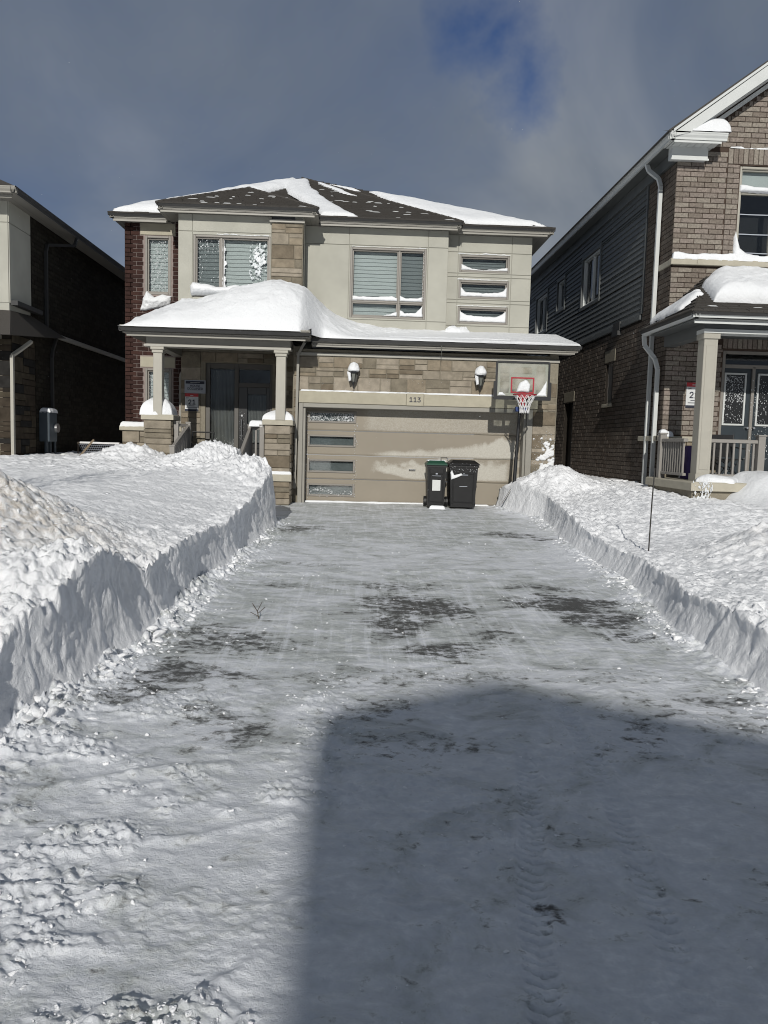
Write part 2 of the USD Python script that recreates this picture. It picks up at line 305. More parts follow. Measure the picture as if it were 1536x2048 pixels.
M['drive'] = mat('packed_snow', {
    'g': ('geometry', {}), 'ab': ('attribute', {'attribute': 'bare'}), 'ai': ('attribute', {'attribute': 'ice'}),
    'mp': ('mapping', {'scale': (1.0, 1.35, 1.0)}),
    'n1': ('noise_texture', {'scale': 2.4, 'detail': 10.0, 'roughness': 0.70, 'distortion': 0.6}),
    'n2': ('noise_texture', {'scale': 11.0, 'detail': 9.0, 'roughness': 0.72, 'distortion': 0.3}),
    'n3': ('noise_texture', {'scale': 75.0, 'detail': 5.0, 'roughness': 0.75}),
    'ms': ('mapping', {'rotation': (0.0, 0.0, 0.10), 'scale': (9.0, 0.55, 1.0)}), 's1': ('noise_texture', {'scale': 1.6, 'detail': 8.0, 'roughness': 0.68, 'distortion': 0.25}),
    'mt': ('mapping', {'rotation': (0.0, 0.0, -0.35), 'scale': (0.7, 7.0, 1.0)}), 's2': ('noise_texture', {'scale': 1.3, 'detail': 8.0, 'roughness': 0.68, 'distortion': 0.3}),
    'q1': ('map_range', {'from_min': 0.50, 'from_max': 0.66, 'to_min': 0.0, 'to_max': -0.75, 'clamp': True}), 'q2': ('map_range', {'from_min': 0.52, 'from_max': 0.70, 'to_min': 0.0, 'to_max': -1.1, 'clamp': True}),
    'qa': ('math', {'math_type': 'add'}), 'qf': ('map_range', {'from_min': 0.32, 'from_max': 0.85, 'to_min': 0.06, 'to_max': 0.85, 'clamp': True}), 'qm': ('math', {'math_type': 'multiply'}), 'qb': ('math', {'math_type': 'add'}),
    'i1': ('map_range', {'from_min': 0.30, 'from_max': 0.70, 'to_min': -1.0, 'to_max': 0.95}),
    'i2': ('map_range', {'from_min': 0.30, 'from_max': 0.70, 'to_min': -0.45, 'to_max': 0.45}),
    'ia': ('math', {'math_type': 'add'}), 'ib': ('math', {'math_type': 'add'}), 'ix': ('clamp', {}),
    'b1': ('map_range', {'from_min': 0.30, 'from_max': 0.70, 'to_min': -0.95, 'to_max': 0.20}),
    'ba': ('math', {'math_type': 'add'}), 'bb': ('math', {'math_type': 'multiply_add', 'value2': 0.55}),
    'bm': ('map_range', {'from_min': 0.0, 'from_max': 0.62, 'to_min': 0.0, 'to_max': 0.95, 'clamp': True}),
    'sn': ('rgb_ramp', {'ramp': [(0.30, (0.54, 0.56, 0.60)), (0.52, (0.66, 0.68, 0.715)), (0.70, (0.84, 0.855, 0.88))]}),
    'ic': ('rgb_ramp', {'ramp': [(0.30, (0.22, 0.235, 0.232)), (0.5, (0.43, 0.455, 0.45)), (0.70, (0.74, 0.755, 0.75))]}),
    'as': ('rgb_ramp', {'ramp': [(0.32, (0.020, 0.0205, 0.020)), (0.58, (0.055, 0.055, 0.053)), (0.72, (0.20, 0.20, 0.20))]}),
    'm1': ('mix_color', {'blend_type': 'mix'}), 'm2': ('mix_color', {'blend_type': 'mix'}),
    'hb': ('math', {'math_type': 'multiply_add', 'value2': 0.6}), 'b': ('bump', {'strength': 0.9, 'distance': 0.014}),
    'p': ('principled_bsdf', {'roughness': 0.5, 'specular_ior_level': 0.3})},
    [('g.position', 'mp.vector'), ('mp.vector', 'n1.vector'), ('mp.vector', 'n2.vector'), ('g.position', 'n3.vector'),
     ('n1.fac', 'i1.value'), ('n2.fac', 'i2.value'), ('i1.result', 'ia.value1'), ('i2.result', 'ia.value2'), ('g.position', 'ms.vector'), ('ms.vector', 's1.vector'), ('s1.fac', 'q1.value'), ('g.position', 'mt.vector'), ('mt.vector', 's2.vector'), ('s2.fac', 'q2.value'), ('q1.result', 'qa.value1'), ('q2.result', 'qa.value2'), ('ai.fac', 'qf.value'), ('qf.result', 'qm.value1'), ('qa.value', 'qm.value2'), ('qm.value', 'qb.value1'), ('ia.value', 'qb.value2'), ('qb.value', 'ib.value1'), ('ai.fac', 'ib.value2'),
     ('n2.fac', 'b1.value'), ('b1.result', 'ba.value1'), ('ab.fac', 'ba.value2'), ('qb.value', 'bb.value1'), ('ba.value', 'bb.value3'), ('bb.value', 'bm.value'),
     ('n2.fac', 'sn.fac'), ('n2.fac', 'ic.fac'), ('n3.fac', 'as.fac'),
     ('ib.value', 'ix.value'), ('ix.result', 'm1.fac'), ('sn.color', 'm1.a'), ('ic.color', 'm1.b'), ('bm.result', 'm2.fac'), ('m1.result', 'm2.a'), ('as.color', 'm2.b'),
     ('m2.result', 'p.base_color'), ('n3.fac', 'hb.value1'), ('n2.fac', 'hb.value3'), ('hb.value', 'b.height'), ('b.normal', 'p.normal')])

#@@GROUND
# ------------------------------------------------------------------ ground, driveway, banks
def zg(y): return -0.025 * np.maximum(16.5 - np.asarray(y, float), 0.0)
def lerp(y, pts): a = np.array(pts, float); return np.interp(y, a[:, 0], a[:, 1])

def grid_faces(ni, nj, flip=False):
    i, j = np.meshgrid(np.arange(ni - 1), np.arange(nj - 1), indexing='ij')
    a = (i * nj + j).ravel(); b = a + nj
    q = np.stack([a, b, b + 1, a + 1], 1)
    if flip: q = q[:, ::-1]
    return np.vstack([q[:, [0, 1, 2]], q[:, [0, 2, 3]]])

single('ground', MB().box(-400, 400, -400, 400, -0.9, -0.62), M['snow'], kind='structure')
single('road', MB().box(-60, 60, -9.5, -1.8, -0.8, -0.48), M['drive'], kind='structure')

def polyline_coords(px, py, line):
    """signed distance across and distance along a polyline for every point"""
    L = np.array(line, float); seg = np.diff(L, axis=0); ln = np.hypot(seg[:, 0], seg[:, 1]); s0 = np.r_[0, np.cumsum(ln)]
    best = np.full(px.shape, 1e9); across = np.full(px.shape, 1e9); along = np.zeros(px.shape)
    for k in range(len(seg)):
        tx, ty = seg[k] / ln[k]; dx, dy = px - L[k, 0], py - L[k, 1]
        t = dx * tx + dy * ty; tc = np.clip(t, 0, ln[k]); d = np.hypot(dx - tc * tx, dy - tc * ty)
        w = d < best
        best = np.where(w, d, best); across = np.where(w, dx * ty - dy * tx, across); along = np.where(w, s0[k] + tc, along)
    return across, along, best

TRACKS = [[(0.92, 3.9), (0.80, 3.2), (0.70, 2.8), (0.645, 2.45), (0.59, 2.08), (0.58, 1.6)],
          [(1.30, 4.55), (1.27, 3.9), (1.22, 3.4), (1.175, 3.0), (1.12, 2.6), (1.08, 2.3), (0.99, 1.95), (0.95, 1.5)]]
RIDGES = [([(-2.2, 3.15), (-1.9, 3.3), (-1.45, 3.45), (-1.0, 3.65), (-0.62, 3.75)], 0.020, 0.05),
          ([(-1.1, 2.95), (-0.6, 3.1), (-0.25, 3.25)], 0.010, 0.03), ([(-2.0, 2.5), (-1.5, 2.62), (-1.1, 2.7)], 0.016, 0.05),
          ([(-0.55, 2.0), (-0.4, 2.2), (-0.3, 2.35)], 0.020, 0.045), ([(-1.6, 2.05), (-1.1, 2.2)], 0.016, 0.05),
          ([(0.45, 9.0), (0.9, 8.0), (1.05, 7.0), (1.1, 6.0)], 0.012, 0.06), ([(-1.2, 8.6), (0.5, 8.9), (2.8, 9.2)], 0.015, 0.10)]
BARE = [(0.62, 7.2, .62, .5, 1.05), (0.35, 6.4, .28, .4, 1.0), (0.75, 5.75, .40, .22, .95), (2.02, 7.5, .42, .42, 1.15), (2.2, 6.9, .36, .32, 1.05), (2.28, 6.35, .30, .20, .95),
        (2.45, 7.5, .22, .18, .9), (-1.0, 5.95, .5, .4, .75), (-1.15, 5.15, .42, .3, .8), (-1.3, 4.75, .3, .25, .6), (1.2, 6.2, .18, .4, .65), (-1.0, 12.4, .5, .5, .75), (2.5, 12.3, .5, .35, .85),
        (2.9, 11.8, .35, .25, .8), (0.4, 8.1, .6, .18, .7), (2.1, 8.2, .5, .16, .75), (-0.75, 4.35, .3, .2, .6), (0.05, 4.55, .25, .2, .55), (0.45, 3.9, .3, .16, .55), (1.65, 4.15, .3, .22, .5), (2.3, 4.6, .4, .3, .55),
        (1.0, 5.15, 1.3, .22, .5), (-0.55, 9.3, .5, .22, .45), (0.62, 2.62, .06, .05, .85), (-0.9, 8.2, .5, .2, .5)]

BASE_L = [(-1.9, -2.0), (1.0, -1.95), (3.0, -1.84), (4.0, -1.79), (5.0, -1.70), (6.3, -1.58), (8.1, -1.54), (9.0, -1.46), (10.6, -1.40), (12.9, -1.30), (13.4, -1.42), (13.75, -2.0), (14.5, -2.1), (24, -2.1)]
RIM_L = [(-1.9, .08), (2, .10), (4.1, .16), (4.4, .22), (4.9, .36), (5.2, .38), (6.3, .25), (7.8, .30), (9.3, .33), (11, .48), (12.3, .68), (13.2, .75), (16, .8), (24, .8)]
YARD_L = [(-1.9, .1), (2, .15), (4, .34), (6, .52), (9, .58), (12, .70), (15, .84), (18, .86), (24, .9)]
BASE_R = [(-1.9, 2.75), (3, 2.66), (5, 2.69), (6.4, 2.71), (8.66, 3.05), (10.8, 3.08), (13, 3.3), (14.3, 3.42), (15.2, 3.22), (16.0, 2.98), (16.42, 2.92), (16.6, 4.3), (24, 4.3)]
RIM_R = [(-1.9, .0), (4, .03), (5, .06), (5.7, .08), (6.2, .10), (8.6, .08), (10, .10), (11.4, .24), (13, .30), (14.5, .38), (15.4, .42), (16.3, .34), (17, .55), (24, .55)]
YARD_R = [(-1.9, .05), (4, .10), (8, .13), (9, .15), (10.5, .30), (12, .45), (14, .56), (17, .62), (24, .62)]

def drive_height(X, Y):
    p = P3(X, Y)
    h = zg(Y) + 0.030 * (fbm(p * [0.9, 0.9, 1], 3, 11) - .5) + 0.012 * (fbm(p * [5, 9, 1], 3, 12) - .5)
    near = sstep(Y, 8.5, 3.0)
    clump_mask = sstep(fbm(p * [1.9, 2.6, 1], 4, 23), 0.45, 0.60) * (0.30 + 0.65 * sstep(X, 0.2, -0.5)) * sstep(Y, 6.0, 3.8)
    h += clump_mask * (0.034 * (1 - billow(p * 12, 3, 31)) ** 2 + 0.024 * (1 - billow(p * 31, 2, 32)) ** 2 - 0.010)
    h += 0.006 * near * (fbm(p * 30, 3, 33) - .5) + 0.010 * near * (fbm(p * [7, 11, 1], 3, 37) - .5) + near * .012 * sstep(fbm(p * 3.1, 3, 38), .55, .66) * (1 - billow(p * 20, 3, 39)) ** 2
    h += 0.006 * (fbm(p * [6, 9, 1], 4, 34) - .5) * sstep(Y, 4, 7)
    # ragged berms left at the feet of the banks
    bl = X - lerp(Y, BASE_L); brr = lerp(Y, BASE_R) - X
    for q_, sd, am in ((bl, 35, 1.0), (brr, 36, .6)):
        wv = .16 + .22 * fbm(P3(Y * 1.4, 0 * Y), 3, sd); e_ = np.exp(-np.maximum(q_, 0) / wv * 1.6)
        h += am * np.clip(e_, 0, 1) * (.02 + .13 * fbm(P3(Y * 2.1, X * 2.1), 3, sd + 5) ** 1.5) * (.30 + 1.3 * (1 - billow(p * 11, 3, sd + 9)) ** 2)
    # windrows of crumbs where the snow was pushed aside
    for line, amp, w in RIDGES:
        a, s, d = polyline_coords(X, Y, line)
        h += amp * np.exp(-(d / w) ** 2) * (0.3 + 1.2 * fbm(p * 16, 2, 41))
    # lugged tyre prints of a small machine
    for k, line in enumerate(TRACKS):
        a, s, d = polyline_coords(X, Y, line); w = 0.052
        inside = sstep(d, w + 0.014, w - 0.010) * (0.55 + 0.45 * sstep(fbm(p * 2.2, 2, 44 + k), .32, .5))
        ph = (s + 0.40 * np.abs(a) + .012 * noise(p * 9, 47)) / 0.052 + np.where(a > 0, 0.16, 0.0)
        gv = sstep(np.abs((ph % 1) - .5), 0.30, 0.46) * (.5 + .7 * noise(p * 14, 48))
        h += inside * (-0.002 - 0.011 * gv) + 0.006 * np.exp(-((d - w - .016) / .014) ** 2) * (.3 + 1.2 * noise(p * 18, 45))
    return h

ys = [1.05]
while ys[-1] < 16.95: ys.append(ys[-1] + max(0.0032 * ys[-1], 0.005))
ys = np.array(ys); xs = np.r_[np.arange(-2.75, .48, .0115), np.arange(.48, 1.42, .006), np.arange(1.42, 4.3, .0125)]
Yg, Xg = np.meshgrid(ys, xs, indexing='ij')
Zg = drive_height(Xg, Yg)
pp = P3(Xg, Yg)
bare = np.zeros_like(Xg)
wx = Xg + 0.28 * (fbm(pp * [1.6, 2.4, 1], 3, 51) - .5) * 2; wy = Yg + 0.28 * (fbm(pp * [1.6, 2.4, 1], 3, 52) - .5) * 2
for x_, y_, a_, b_, k_ in BARE:
    bare = np.maximum(bare, k_ * np.exp(-(((wx - x_) / a_) ** 2 + ((wy - y_) / b_) ** 2) ** 1.5 * .6))
ice = 0.20 + 0.62 * sstep(Yg, 4.0, 6.2) + 0.30 * (fbm(pp * [0.7, 1.6, 1], 3, 61) - .5) * 2 - 0.45 * sstep(Yg, 9.0, 9.6) * sstep(Yg, 11.5, 10.2) - 0.25 * sstep(Yg, 8.4, 8.8) * sstep(Yg, 9.6, 9.2)
edge = np.minimum(Xg + 1.55, 2.85 - Xg)
ice -= 0.5 * sstep(edge, 0.35, 0.0) * sstep(Yg, 3, 5)
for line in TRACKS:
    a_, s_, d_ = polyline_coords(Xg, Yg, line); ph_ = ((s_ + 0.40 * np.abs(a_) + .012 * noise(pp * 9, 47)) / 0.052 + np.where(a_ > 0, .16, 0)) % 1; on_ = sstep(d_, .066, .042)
    ice += on_ * (-.26 + .45 * sstep(np.abs(ph_ - .5), .30, .46))  # groove shade and paler pads painted into the ice mask
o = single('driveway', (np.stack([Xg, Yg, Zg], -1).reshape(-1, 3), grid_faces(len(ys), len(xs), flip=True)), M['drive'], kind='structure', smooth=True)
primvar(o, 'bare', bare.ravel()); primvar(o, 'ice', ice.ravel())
y2 = np.linspace(-1.9, 1.055, 60); x2 = np.linspace(-2.75, 4.3, 90); Y2, X2 = np.meshgrid(y2, x2, indexing='ij')
o = single('driveway', (np.stack([X2, Y2, drive_height(X2, Y2) - 0.002], -1).reshape(-1, 3), grid_faces(60, 90, flip=True)), M['drive'], kind='structure', smooth=True)
primvar(o, 'bare', np.zeros(X2.size)); primvar(o, 'ice', np.full(X2.size, .1))

def top_left(X, Y, a):
    p = P3(X, Y)
    rim = lerp(Y, RIM_L); z = rim + (lerp(Y, YARD_L) - rim) * sstep(a, 0.0, 2.2)
    g = lambda cx, cy, sx_, sy_: np.exp(-((X - cx) / sx_) ** 2 - ((Y - cy) / sy_) ** 2)
    mA = g(-3.55, 6.95, 1.05, 0.95); mB = g(-2.75, 14.8, .72, .9); mC = g(-4.55, 15.7, .6, .6); mD = g(-2.0, 5.5, .38, .45); mE = g(-1.85, 13.3, .6, .9)
    z = z + .46 * mA + .44 * mB + .30 * mC + .16 * mD + .24 * mE
    z -= 0.75 * sstep(Y, 15.75, 15.95) * sstep(X, -4.95, -4.85)          # no snow inside the porch
    rimz = np.exp(-(a / .45) ** 2)
    rough = np.clip(0.20 + .35 * sstep(Y, 11.5, 13.5) + 0.9 * np.maximum.reduce([mA ** .6, mB ** .5, mC ** .5, mE, mD]) + 0.75 * rimz * (.4 + .6 * sstep(Y, 7.5, 6)) + .3 * sstep(a, 1.6, .3) * sstep(Y, 7.5, 6.), 0, 1.15)
    z += rough * (0.10 * (0.5 - billow(p * 3.2, 3, 71)) + 0.10 * (0.5 - billow(p * 7, 3, 72)) + .075 * (fbm(p * 15, 3, 78) - .5) + .042 * (fbm(p * 42, 2, 79) - .5))
    z += (1 - .6 * rough) * (0.06 * (fbm(p * [.55, 1.3, 1], 3, 73) - .5) + 0.030 * (fbm(p * [2.2, 7, 1], 3, 74) - .5)) + 0.022 * (fbm(p * [9, 22, 1], 4, 75) - .5)
    z -= rimz * .06 * fbm(P3(Y * 1.7, 0 * Y), 3, 76)
    return z, np.clip(.85 * g(-3.1, 6.7, 1.0, .8), 0, 1)
def top_right(X, Y, a):
    p = P3(X, Y)
    rim = lerp(Y, RIM_R); z = rim + (lerp(Y, YARD_R) - rim) * sstep(a, 0.0, 1.6)
    g = lambda cx, cy, sx_, sy_: np.exp(-((X - cx) / sx_) ** 2 - ((Y - cy) / sy_) ** 2)
    mA = g(5.3, 8.2, 1.15, .75); mB = g(4.55, 6.6, .75, .55); mC = g(4.0, 15.3, .55, .75); mD = g(3.45, 15.9, .45, .6); mE = g(3.25, 5.4, .5, .6)
    z = z + .60 * mA + .34 * mB + .42 * mC + .16 * mD + .04 * mE
    rough = np.clip(0.30 + np.maximum.reduce([mA ** .7, mB ** .7, mC ** .5, mD ** .5, mE]) + .45 * sstep(Y, 9.4, 10.6) + .2 * np.exp(-(a / .4) ** 2), 0, 1)
    z += rough * (0.075 * (0.5 - billow(p * 3.4, 3, 81)) + 0.085 * (0.5 - billow(p * 7, 3, 82)) + .075 * (fbm(p * 15, 3, 88) - .5) + .042 * (fbm(p * 40, 2, 89) - .5))
    z += 0.03 * (fbm(p * [.8, 1.4, 1], 3, 83) - .5) + 0.022 * (fbm(p * [8, 18, 1], 4, 84) - .5)
    return z, mA

def make_bank(side, base, top, label, seed):
    sg = -1 if side == 'left' else 1
    y = [1.2]
    while y[-1] < 24: y.append(y[-1] + max(0.0030 * y[-1], .007) * (1 if y[-1] < 16.5 else 3))
    y = np.r_[np.linspace(-1.9, 1.15, 40), y]
    t = np.linspace(0, 1, 44) ** .85
    a = [0.0]
    while a[-1] < 22: a.append(a[-1] + min(0.010 + 0.0115 * a[-1], .6))
    a = np.array(a[1:])
    yf, tf = np.meshgrid(y, t, indexing='ij')
    xb = lerp(yf, base)
    pf = P3(yf, tf * .5)
    # spade-cut face: slabs broken away in steps, scrapes, a few bites
    hz = tf * (lerp(yf, RIM_L if side == 'left' else RIM_R) - zg(yf))
    bite = 0.10 * (fbm(P3(yf * .8, hz * 1.1), 3, seed) - .5) + 0.042 * (fbm(P3(yf * 2.0 + hz, hz * 2.6), 3, seed + 1) - .5) + 0.018 * (fbm(P3(yf * 8, hz * 9), 3, seed + 2) - .5) + 0.011 * (fbm(P3(yf * 22, hz * 24), 2, seed + 6) - .5)
    bite += 0.020 * sstep(noise(P3(yf * 1.6 + 1.3 * hz, hz * .8), seed + 7), .45, .55)          # flat cuts of the blade
    lip = 0.07 * np.exp(-((tf - 1) / .2) ** 2) * (fbm(P3(yf * 3, hz * 5), 3, seed + 3) - .25)
    foot = (0.14 if side == 'left' else .07) * np.exp(-tf / .10) * (0.3 + fbm(P3(yf * 2.3, 0 * tf), 3, seed + 4))
    ztop0, _ = top(xb[:, -1:] + sg * (0.10 + bite[:, -1:]), yf[:, -1:], 0 * yf[:, -1:])
    xf = xb + sg * (0.11 * tf + bite * sstep(tf, 0, .15) - lip - foot + .04)
    zf = zg(yf) - .02 + (ztop0 - zg(yf) + .02) * tf
    x_rim = xf[:, -1:]
    yt, at = np.meshgrid(y, a, indexing='ij')
    xt = x_rim + sg * at
    zt, m = top(xt, yt, at)
    zt0, _ = top(x_rim, yf[:, -1:], 0 * x_rim)
    V = np.stack([np.hstack([xf, xt]), np.hstack([yf, yt]), np.hstack([zf, zt])], -1)
    # crumbly rim rounding
    ni, nj = V.shape[:2]
    d = np.hstack([np.zeros_like(xf), m])
    o = single('snow_bank', (V.reshape(-1, 3), grid_faces(ni, nj, flip=(side == 'right'))), M['bank'], label, 'snow bank', smooth=True)
    if side == 'right': d = d * .35
    primvar(o, 'dirt', d.ravel())
    return V
VL = make_bank('left', BASE_L, top_left, 'tall snow bank with a spade-cut face along the left of the driveway', 101)
VR = make_bank('right', BASE_R, top_right, 'lower snow bank along the right of the driveway, holding the thin stake', 202)

_r = np.random.default_rng(50)
def _chunk(n):
    m = trimesh.convex.convex_hull(_r.normal(0, 1, (n, 3)) * _r.uniform(.6, 1.2, (n, 1))); v = m.vertices / np.abs(m.vertices).max(); return v, m.faces
CH_S = [_chunk(9) for _ in range(16)]; CH_B = []
for _ in range(14):
    v, f = _chunk(14); m = trimesh.Trimesh(v, f).subdivide(); trimesh.smoothing.filter_laplacian(m, lamb=.5, iterations=1); m.vertices = m.vertices * (.85 + .7 * fbm(m.vertices * 2.2 + _r.uniform(0, 90, 3), 3, 4)[:, None]); CH_B.append((m.vertices, m.faces))
def clumps(pos, size, seed, big=.010, flatten=(.5, .9)):
    rng = np.random.default_rng(seed); mb_v, mb_f, n = [], [], 0
    for p_, s_ in zip(pos, size):
        v, f = (CH_B if s_ > big else CH_S)[rng.integers(14)]
        v = v * np.array([rng.uniform(.7, 1.35), rng.uniform(.7, 1.35), rng.uniform(*flatten)]) * s_
        an = rng.uniform(0, 6.28); R = np.array([[math.cos(an), -math.sin(an), 0], [math.sin(an), math.cos(an), 0], [0, 0, 1]])
        mb_v.append(v @ R.T + p_); mb_f.append(f + n); n += len(v)
    return np.vstack(mb_v), np.vstack(mb_f)
def scatter_base(base, sg, n, seed, y0, y1, spread, smin, smax):
    rng = np.random.default_rng(seed)
    y = y0 + (y1 - y0) * rng.random(n) ** 1.5
    keep = noise(P3(y * 1.3, 0 * y), seed) > rng.random(n) * .75 + .1
    y = y[keep]; off = np.abs(rng.normal(0, spread, len(y))) - .03
    x = lerp(y, base) - sg * off
    s = smin * (smax / smin) ** (rng.random(len(y)) ** 2.4) * np.exp(-off / .45)
    return np.c_[x, y, drive_height(x, y) - s * .22], s
pl, sl = scatter_base(BASE_L, -1, 5200, 5, 2.2, 13.2, .15, .004, .060)
pr, sr = scatter_base(BASE_R, 1, 4200, 6, 3.4, 16.4, .13, .004, .045)
rng = np.random.default_rng(9)
n = 26000; x = rng.uniform(-2.3, 3.0, n); y = 2 + 10.5 * rng.random(n) ** 2.2
w = sstep(fbm(P3(x * 1.9, y * 2.6), 4, 23), .46, .60) * (0.22 + .78 * (x < 0)) * np.where(y > 5.5, .3, 1) + .02
k = rng.random(n) < w; x, y = x[k], y[k]; s = np.exp(rng.uniform(np.log(.0020), np.log(.0145), len(x)))
pc = np.c_[x, y, drive_height(x, y)]
single('snow_rubble', clumps(np.vstack([pl, pr, pc]), np.r_[sl, sr, s], 3), M['rubble'], 'broken snow crumbs scattered over the driveway and along the bank feet', 'snow crumbs', kind='stuff', smooth=75)
# crumbs and broken blocks lying on the banks
def on_bank(V, n, seed, region, smin, smax):
    rng = np.random.default_rng(seed); top = V[:, 44:, :]; P_ = top.reshape(-1, 3); idx = np.nonzero(region(P_[:, 0], P_[:, 1]))[0]
    q = rng.choice(idx, n); s_ = np.exp(rng.uniform(np.log(smin), np.log(smax), n)); return P_[q] + np.c_[0 * s_, 0 * s_, s_ * -.25], s_
b1, s1 = on_bank(VL, 420, 1, lambda x, y: (np.hypot((x + 3.3) / 1.5, (y - 6.4) / 1.2) < 1) & (x > -6), .008, .04)
b2, s2 = on_bank(VL, 300, 2, lambda x, y: (np.hypot((x + 2.6) / 1.2, (y - 14.6) / 1.2) < 1), .012, .06)
b3, s3 = on_bank(VR, 420, 3, lambda x, y: (np.hypot((x - 4.2) / 1.6, (y - 7.0) / 1.2) < 1), .006, .032)
b4, s4 = on_bank(VR, 120, 4, lambda x, y: (x < 6.2) & (y > 8) & (y < 15), .008, .03)
b5, s5 = on_bank(VL, 60, 5, lambda x, y: (x > -6) & (y > 7.5) & (y < 15.5), .008, .03)
single('snow_lumps', clumps(np.vstack([b1, b2, b3, b4, b5]), np.r_[s1, s2, s3, s4, s5], 8), M['rubble'], 'broken snow lumps lying on top of both snow banks', 'snow lumps', kind='stuff', smooth=75)

#@@PIECES
# ------------------------------------------------------------------ masonry, shingles and snow on things
def cells(rect, holes):
    """the rectangle minus holes as rectangles"""
    us = sorted({rect[0], rect[1], *[min(max(h[k], rect[0]), rect[1]) for h in holes for k in (0, 1)]})
    vs = sorted({rect[2], rect[3], *[min(max(h[k], rect[2]), rect[3]) for h in holes for k in (2, 3)]})
    out = []
    for u0, u1 in zip(us, us[1:]):
        for v0, v1 in zip(vs, vs[1:]):
            cu, cv = (u0 + u1) / 2, (v0 + v1) / 2
            if not any(h[0] < cu < h[1] and h[2] < cv < h[3] for h in holes): out.append((u0, u1, v0, v1))
    return out

def bricks(F, rect, holes=(), L=.262, H=.085, J=.011, d=(-.02, .014), poly=None, seed=0):
    rng = np.random.default_rng(seed); u0, u1, v0, v1 = rect; out = []; row = 0; v = v0
    while v < v1 - .02:
        vt = min(v + H, v1); cv = (v + vt) / 2
        blocks = [(h[0] - J, h[1] + J) for h in holes if h[2] - .02 < cv < h[3] + .02]
        lo, hi = u0, u1
        if poly is not None:
            line = shapely.intersection(poly, shapely.LineString([(u0 - 9, vt), (u1 + 9, vt)]))
            if line.is_empty: lo = hi = 0
            else: lo, _, hi, _ = line.bounds; lo, hi = max(lo, u0), min(hi, u1)
        u = u0 - (L / 2 if row % 2 else 0)
        while u < hi:
            segs = [(max(u, lo), min(u + L - J, hi))]
            for b0, b1 in blocks:
                segs = [s for a, b in segs for s in ((a, min(b, b0)), (max(a, b1), b)) if s[1] - s[0] > .02]
            for a, b in segs:
                if b - a > .03: out.append((F, a, b, v, vt - J if vt == v + H else vt, d[0], d[1] + rng.uniform(-.003, .003)))
            u += L
        v += H; row += 1
    return out

def ashlar(F, rect, seed, d=(-.02, .018), J=.010, hmax=.30, holes=()):
    rng = np.random.default_rng(seed); u0, u1, v0, v1 = rect; out = []
    v = v0
    while v < v1 - .03:
        H = rng.choice([.19, .25, .3]) if hmax >= .3 else hmax
        if v1 - v - H < .12: H = v1 - v
        u = u0
        while u < u1 - .01:
            L = rng.uniform(.22, .62)
            if u1 - u - L < .16: L = u1 - u
            if H > .18 and rng.random() < .5:
                k = rng.uniform(.35, .65); parts = [(v, v + H * k - J), (v + H * k, v + H - J)]
                if L > .42 and rng.random() < .5:
                    m_ = u + L * rng.uniform(.35, .65); sub = [(u, m_ - J, *parts[0]), (m_, u + L - J, *parts[0]), (u, u + L - J, *parts[1])]
                else: sub = [(u, u + L - J, *q) for q in parts]
            else: sub = [(u, u + L - J, v, v + H - J)]
            out += [(F, *q, d[0], d[1] + rng.uniform(-.008, .008)) for q in sub]
            u += L
        v += H
    if holes: out = [q for q in out if not any(h[0] < (q[1] + q[2]) / 2 < h[1] and h[2] < (q[3] + q[4]) / 2 < h[3] for h in holes)]
    return out

def lay(t, name, pieces, mats, parent=None, limit=300, rest='masonry', seed=0, ch=.006):
    """each piece its own mesh; those past the limit joined into one part"""
    rng = np.random.default_rng(seed)
    def rank(p):
        c_ = p[0].pts([[(p[1] + p[2]) / 2, (p[3] + p[4]) / 2, 0]])[0]; return np.hypot(c_[0], c_[1]) / math.sqrt((p[2] - p[1]) * (p[4] - p[3]))
    pieces = sorted(pieces, key=rank)
    for p in pieces[:limit]:
        t.part(name, MB().slab(*p, ch=ch), mats[rng.integers(len(mats))], parent)
    extra = pieces[limit:]
    for k, m_ in enumerate(mats):
        sub = [p for p in extra if rng.random() < 1.0 / (len(mats) - k)] if k < len(mats) - 1 else extra
        if sub:
            mb = MB()
            for p in sub: mb.slab(*p, ch=0)
            t.part(rest, mb, m_, parent, kind='stuff')
            ids = {id(p) for p in sub}; extra = [p for p in extra if id(p) not in ids]

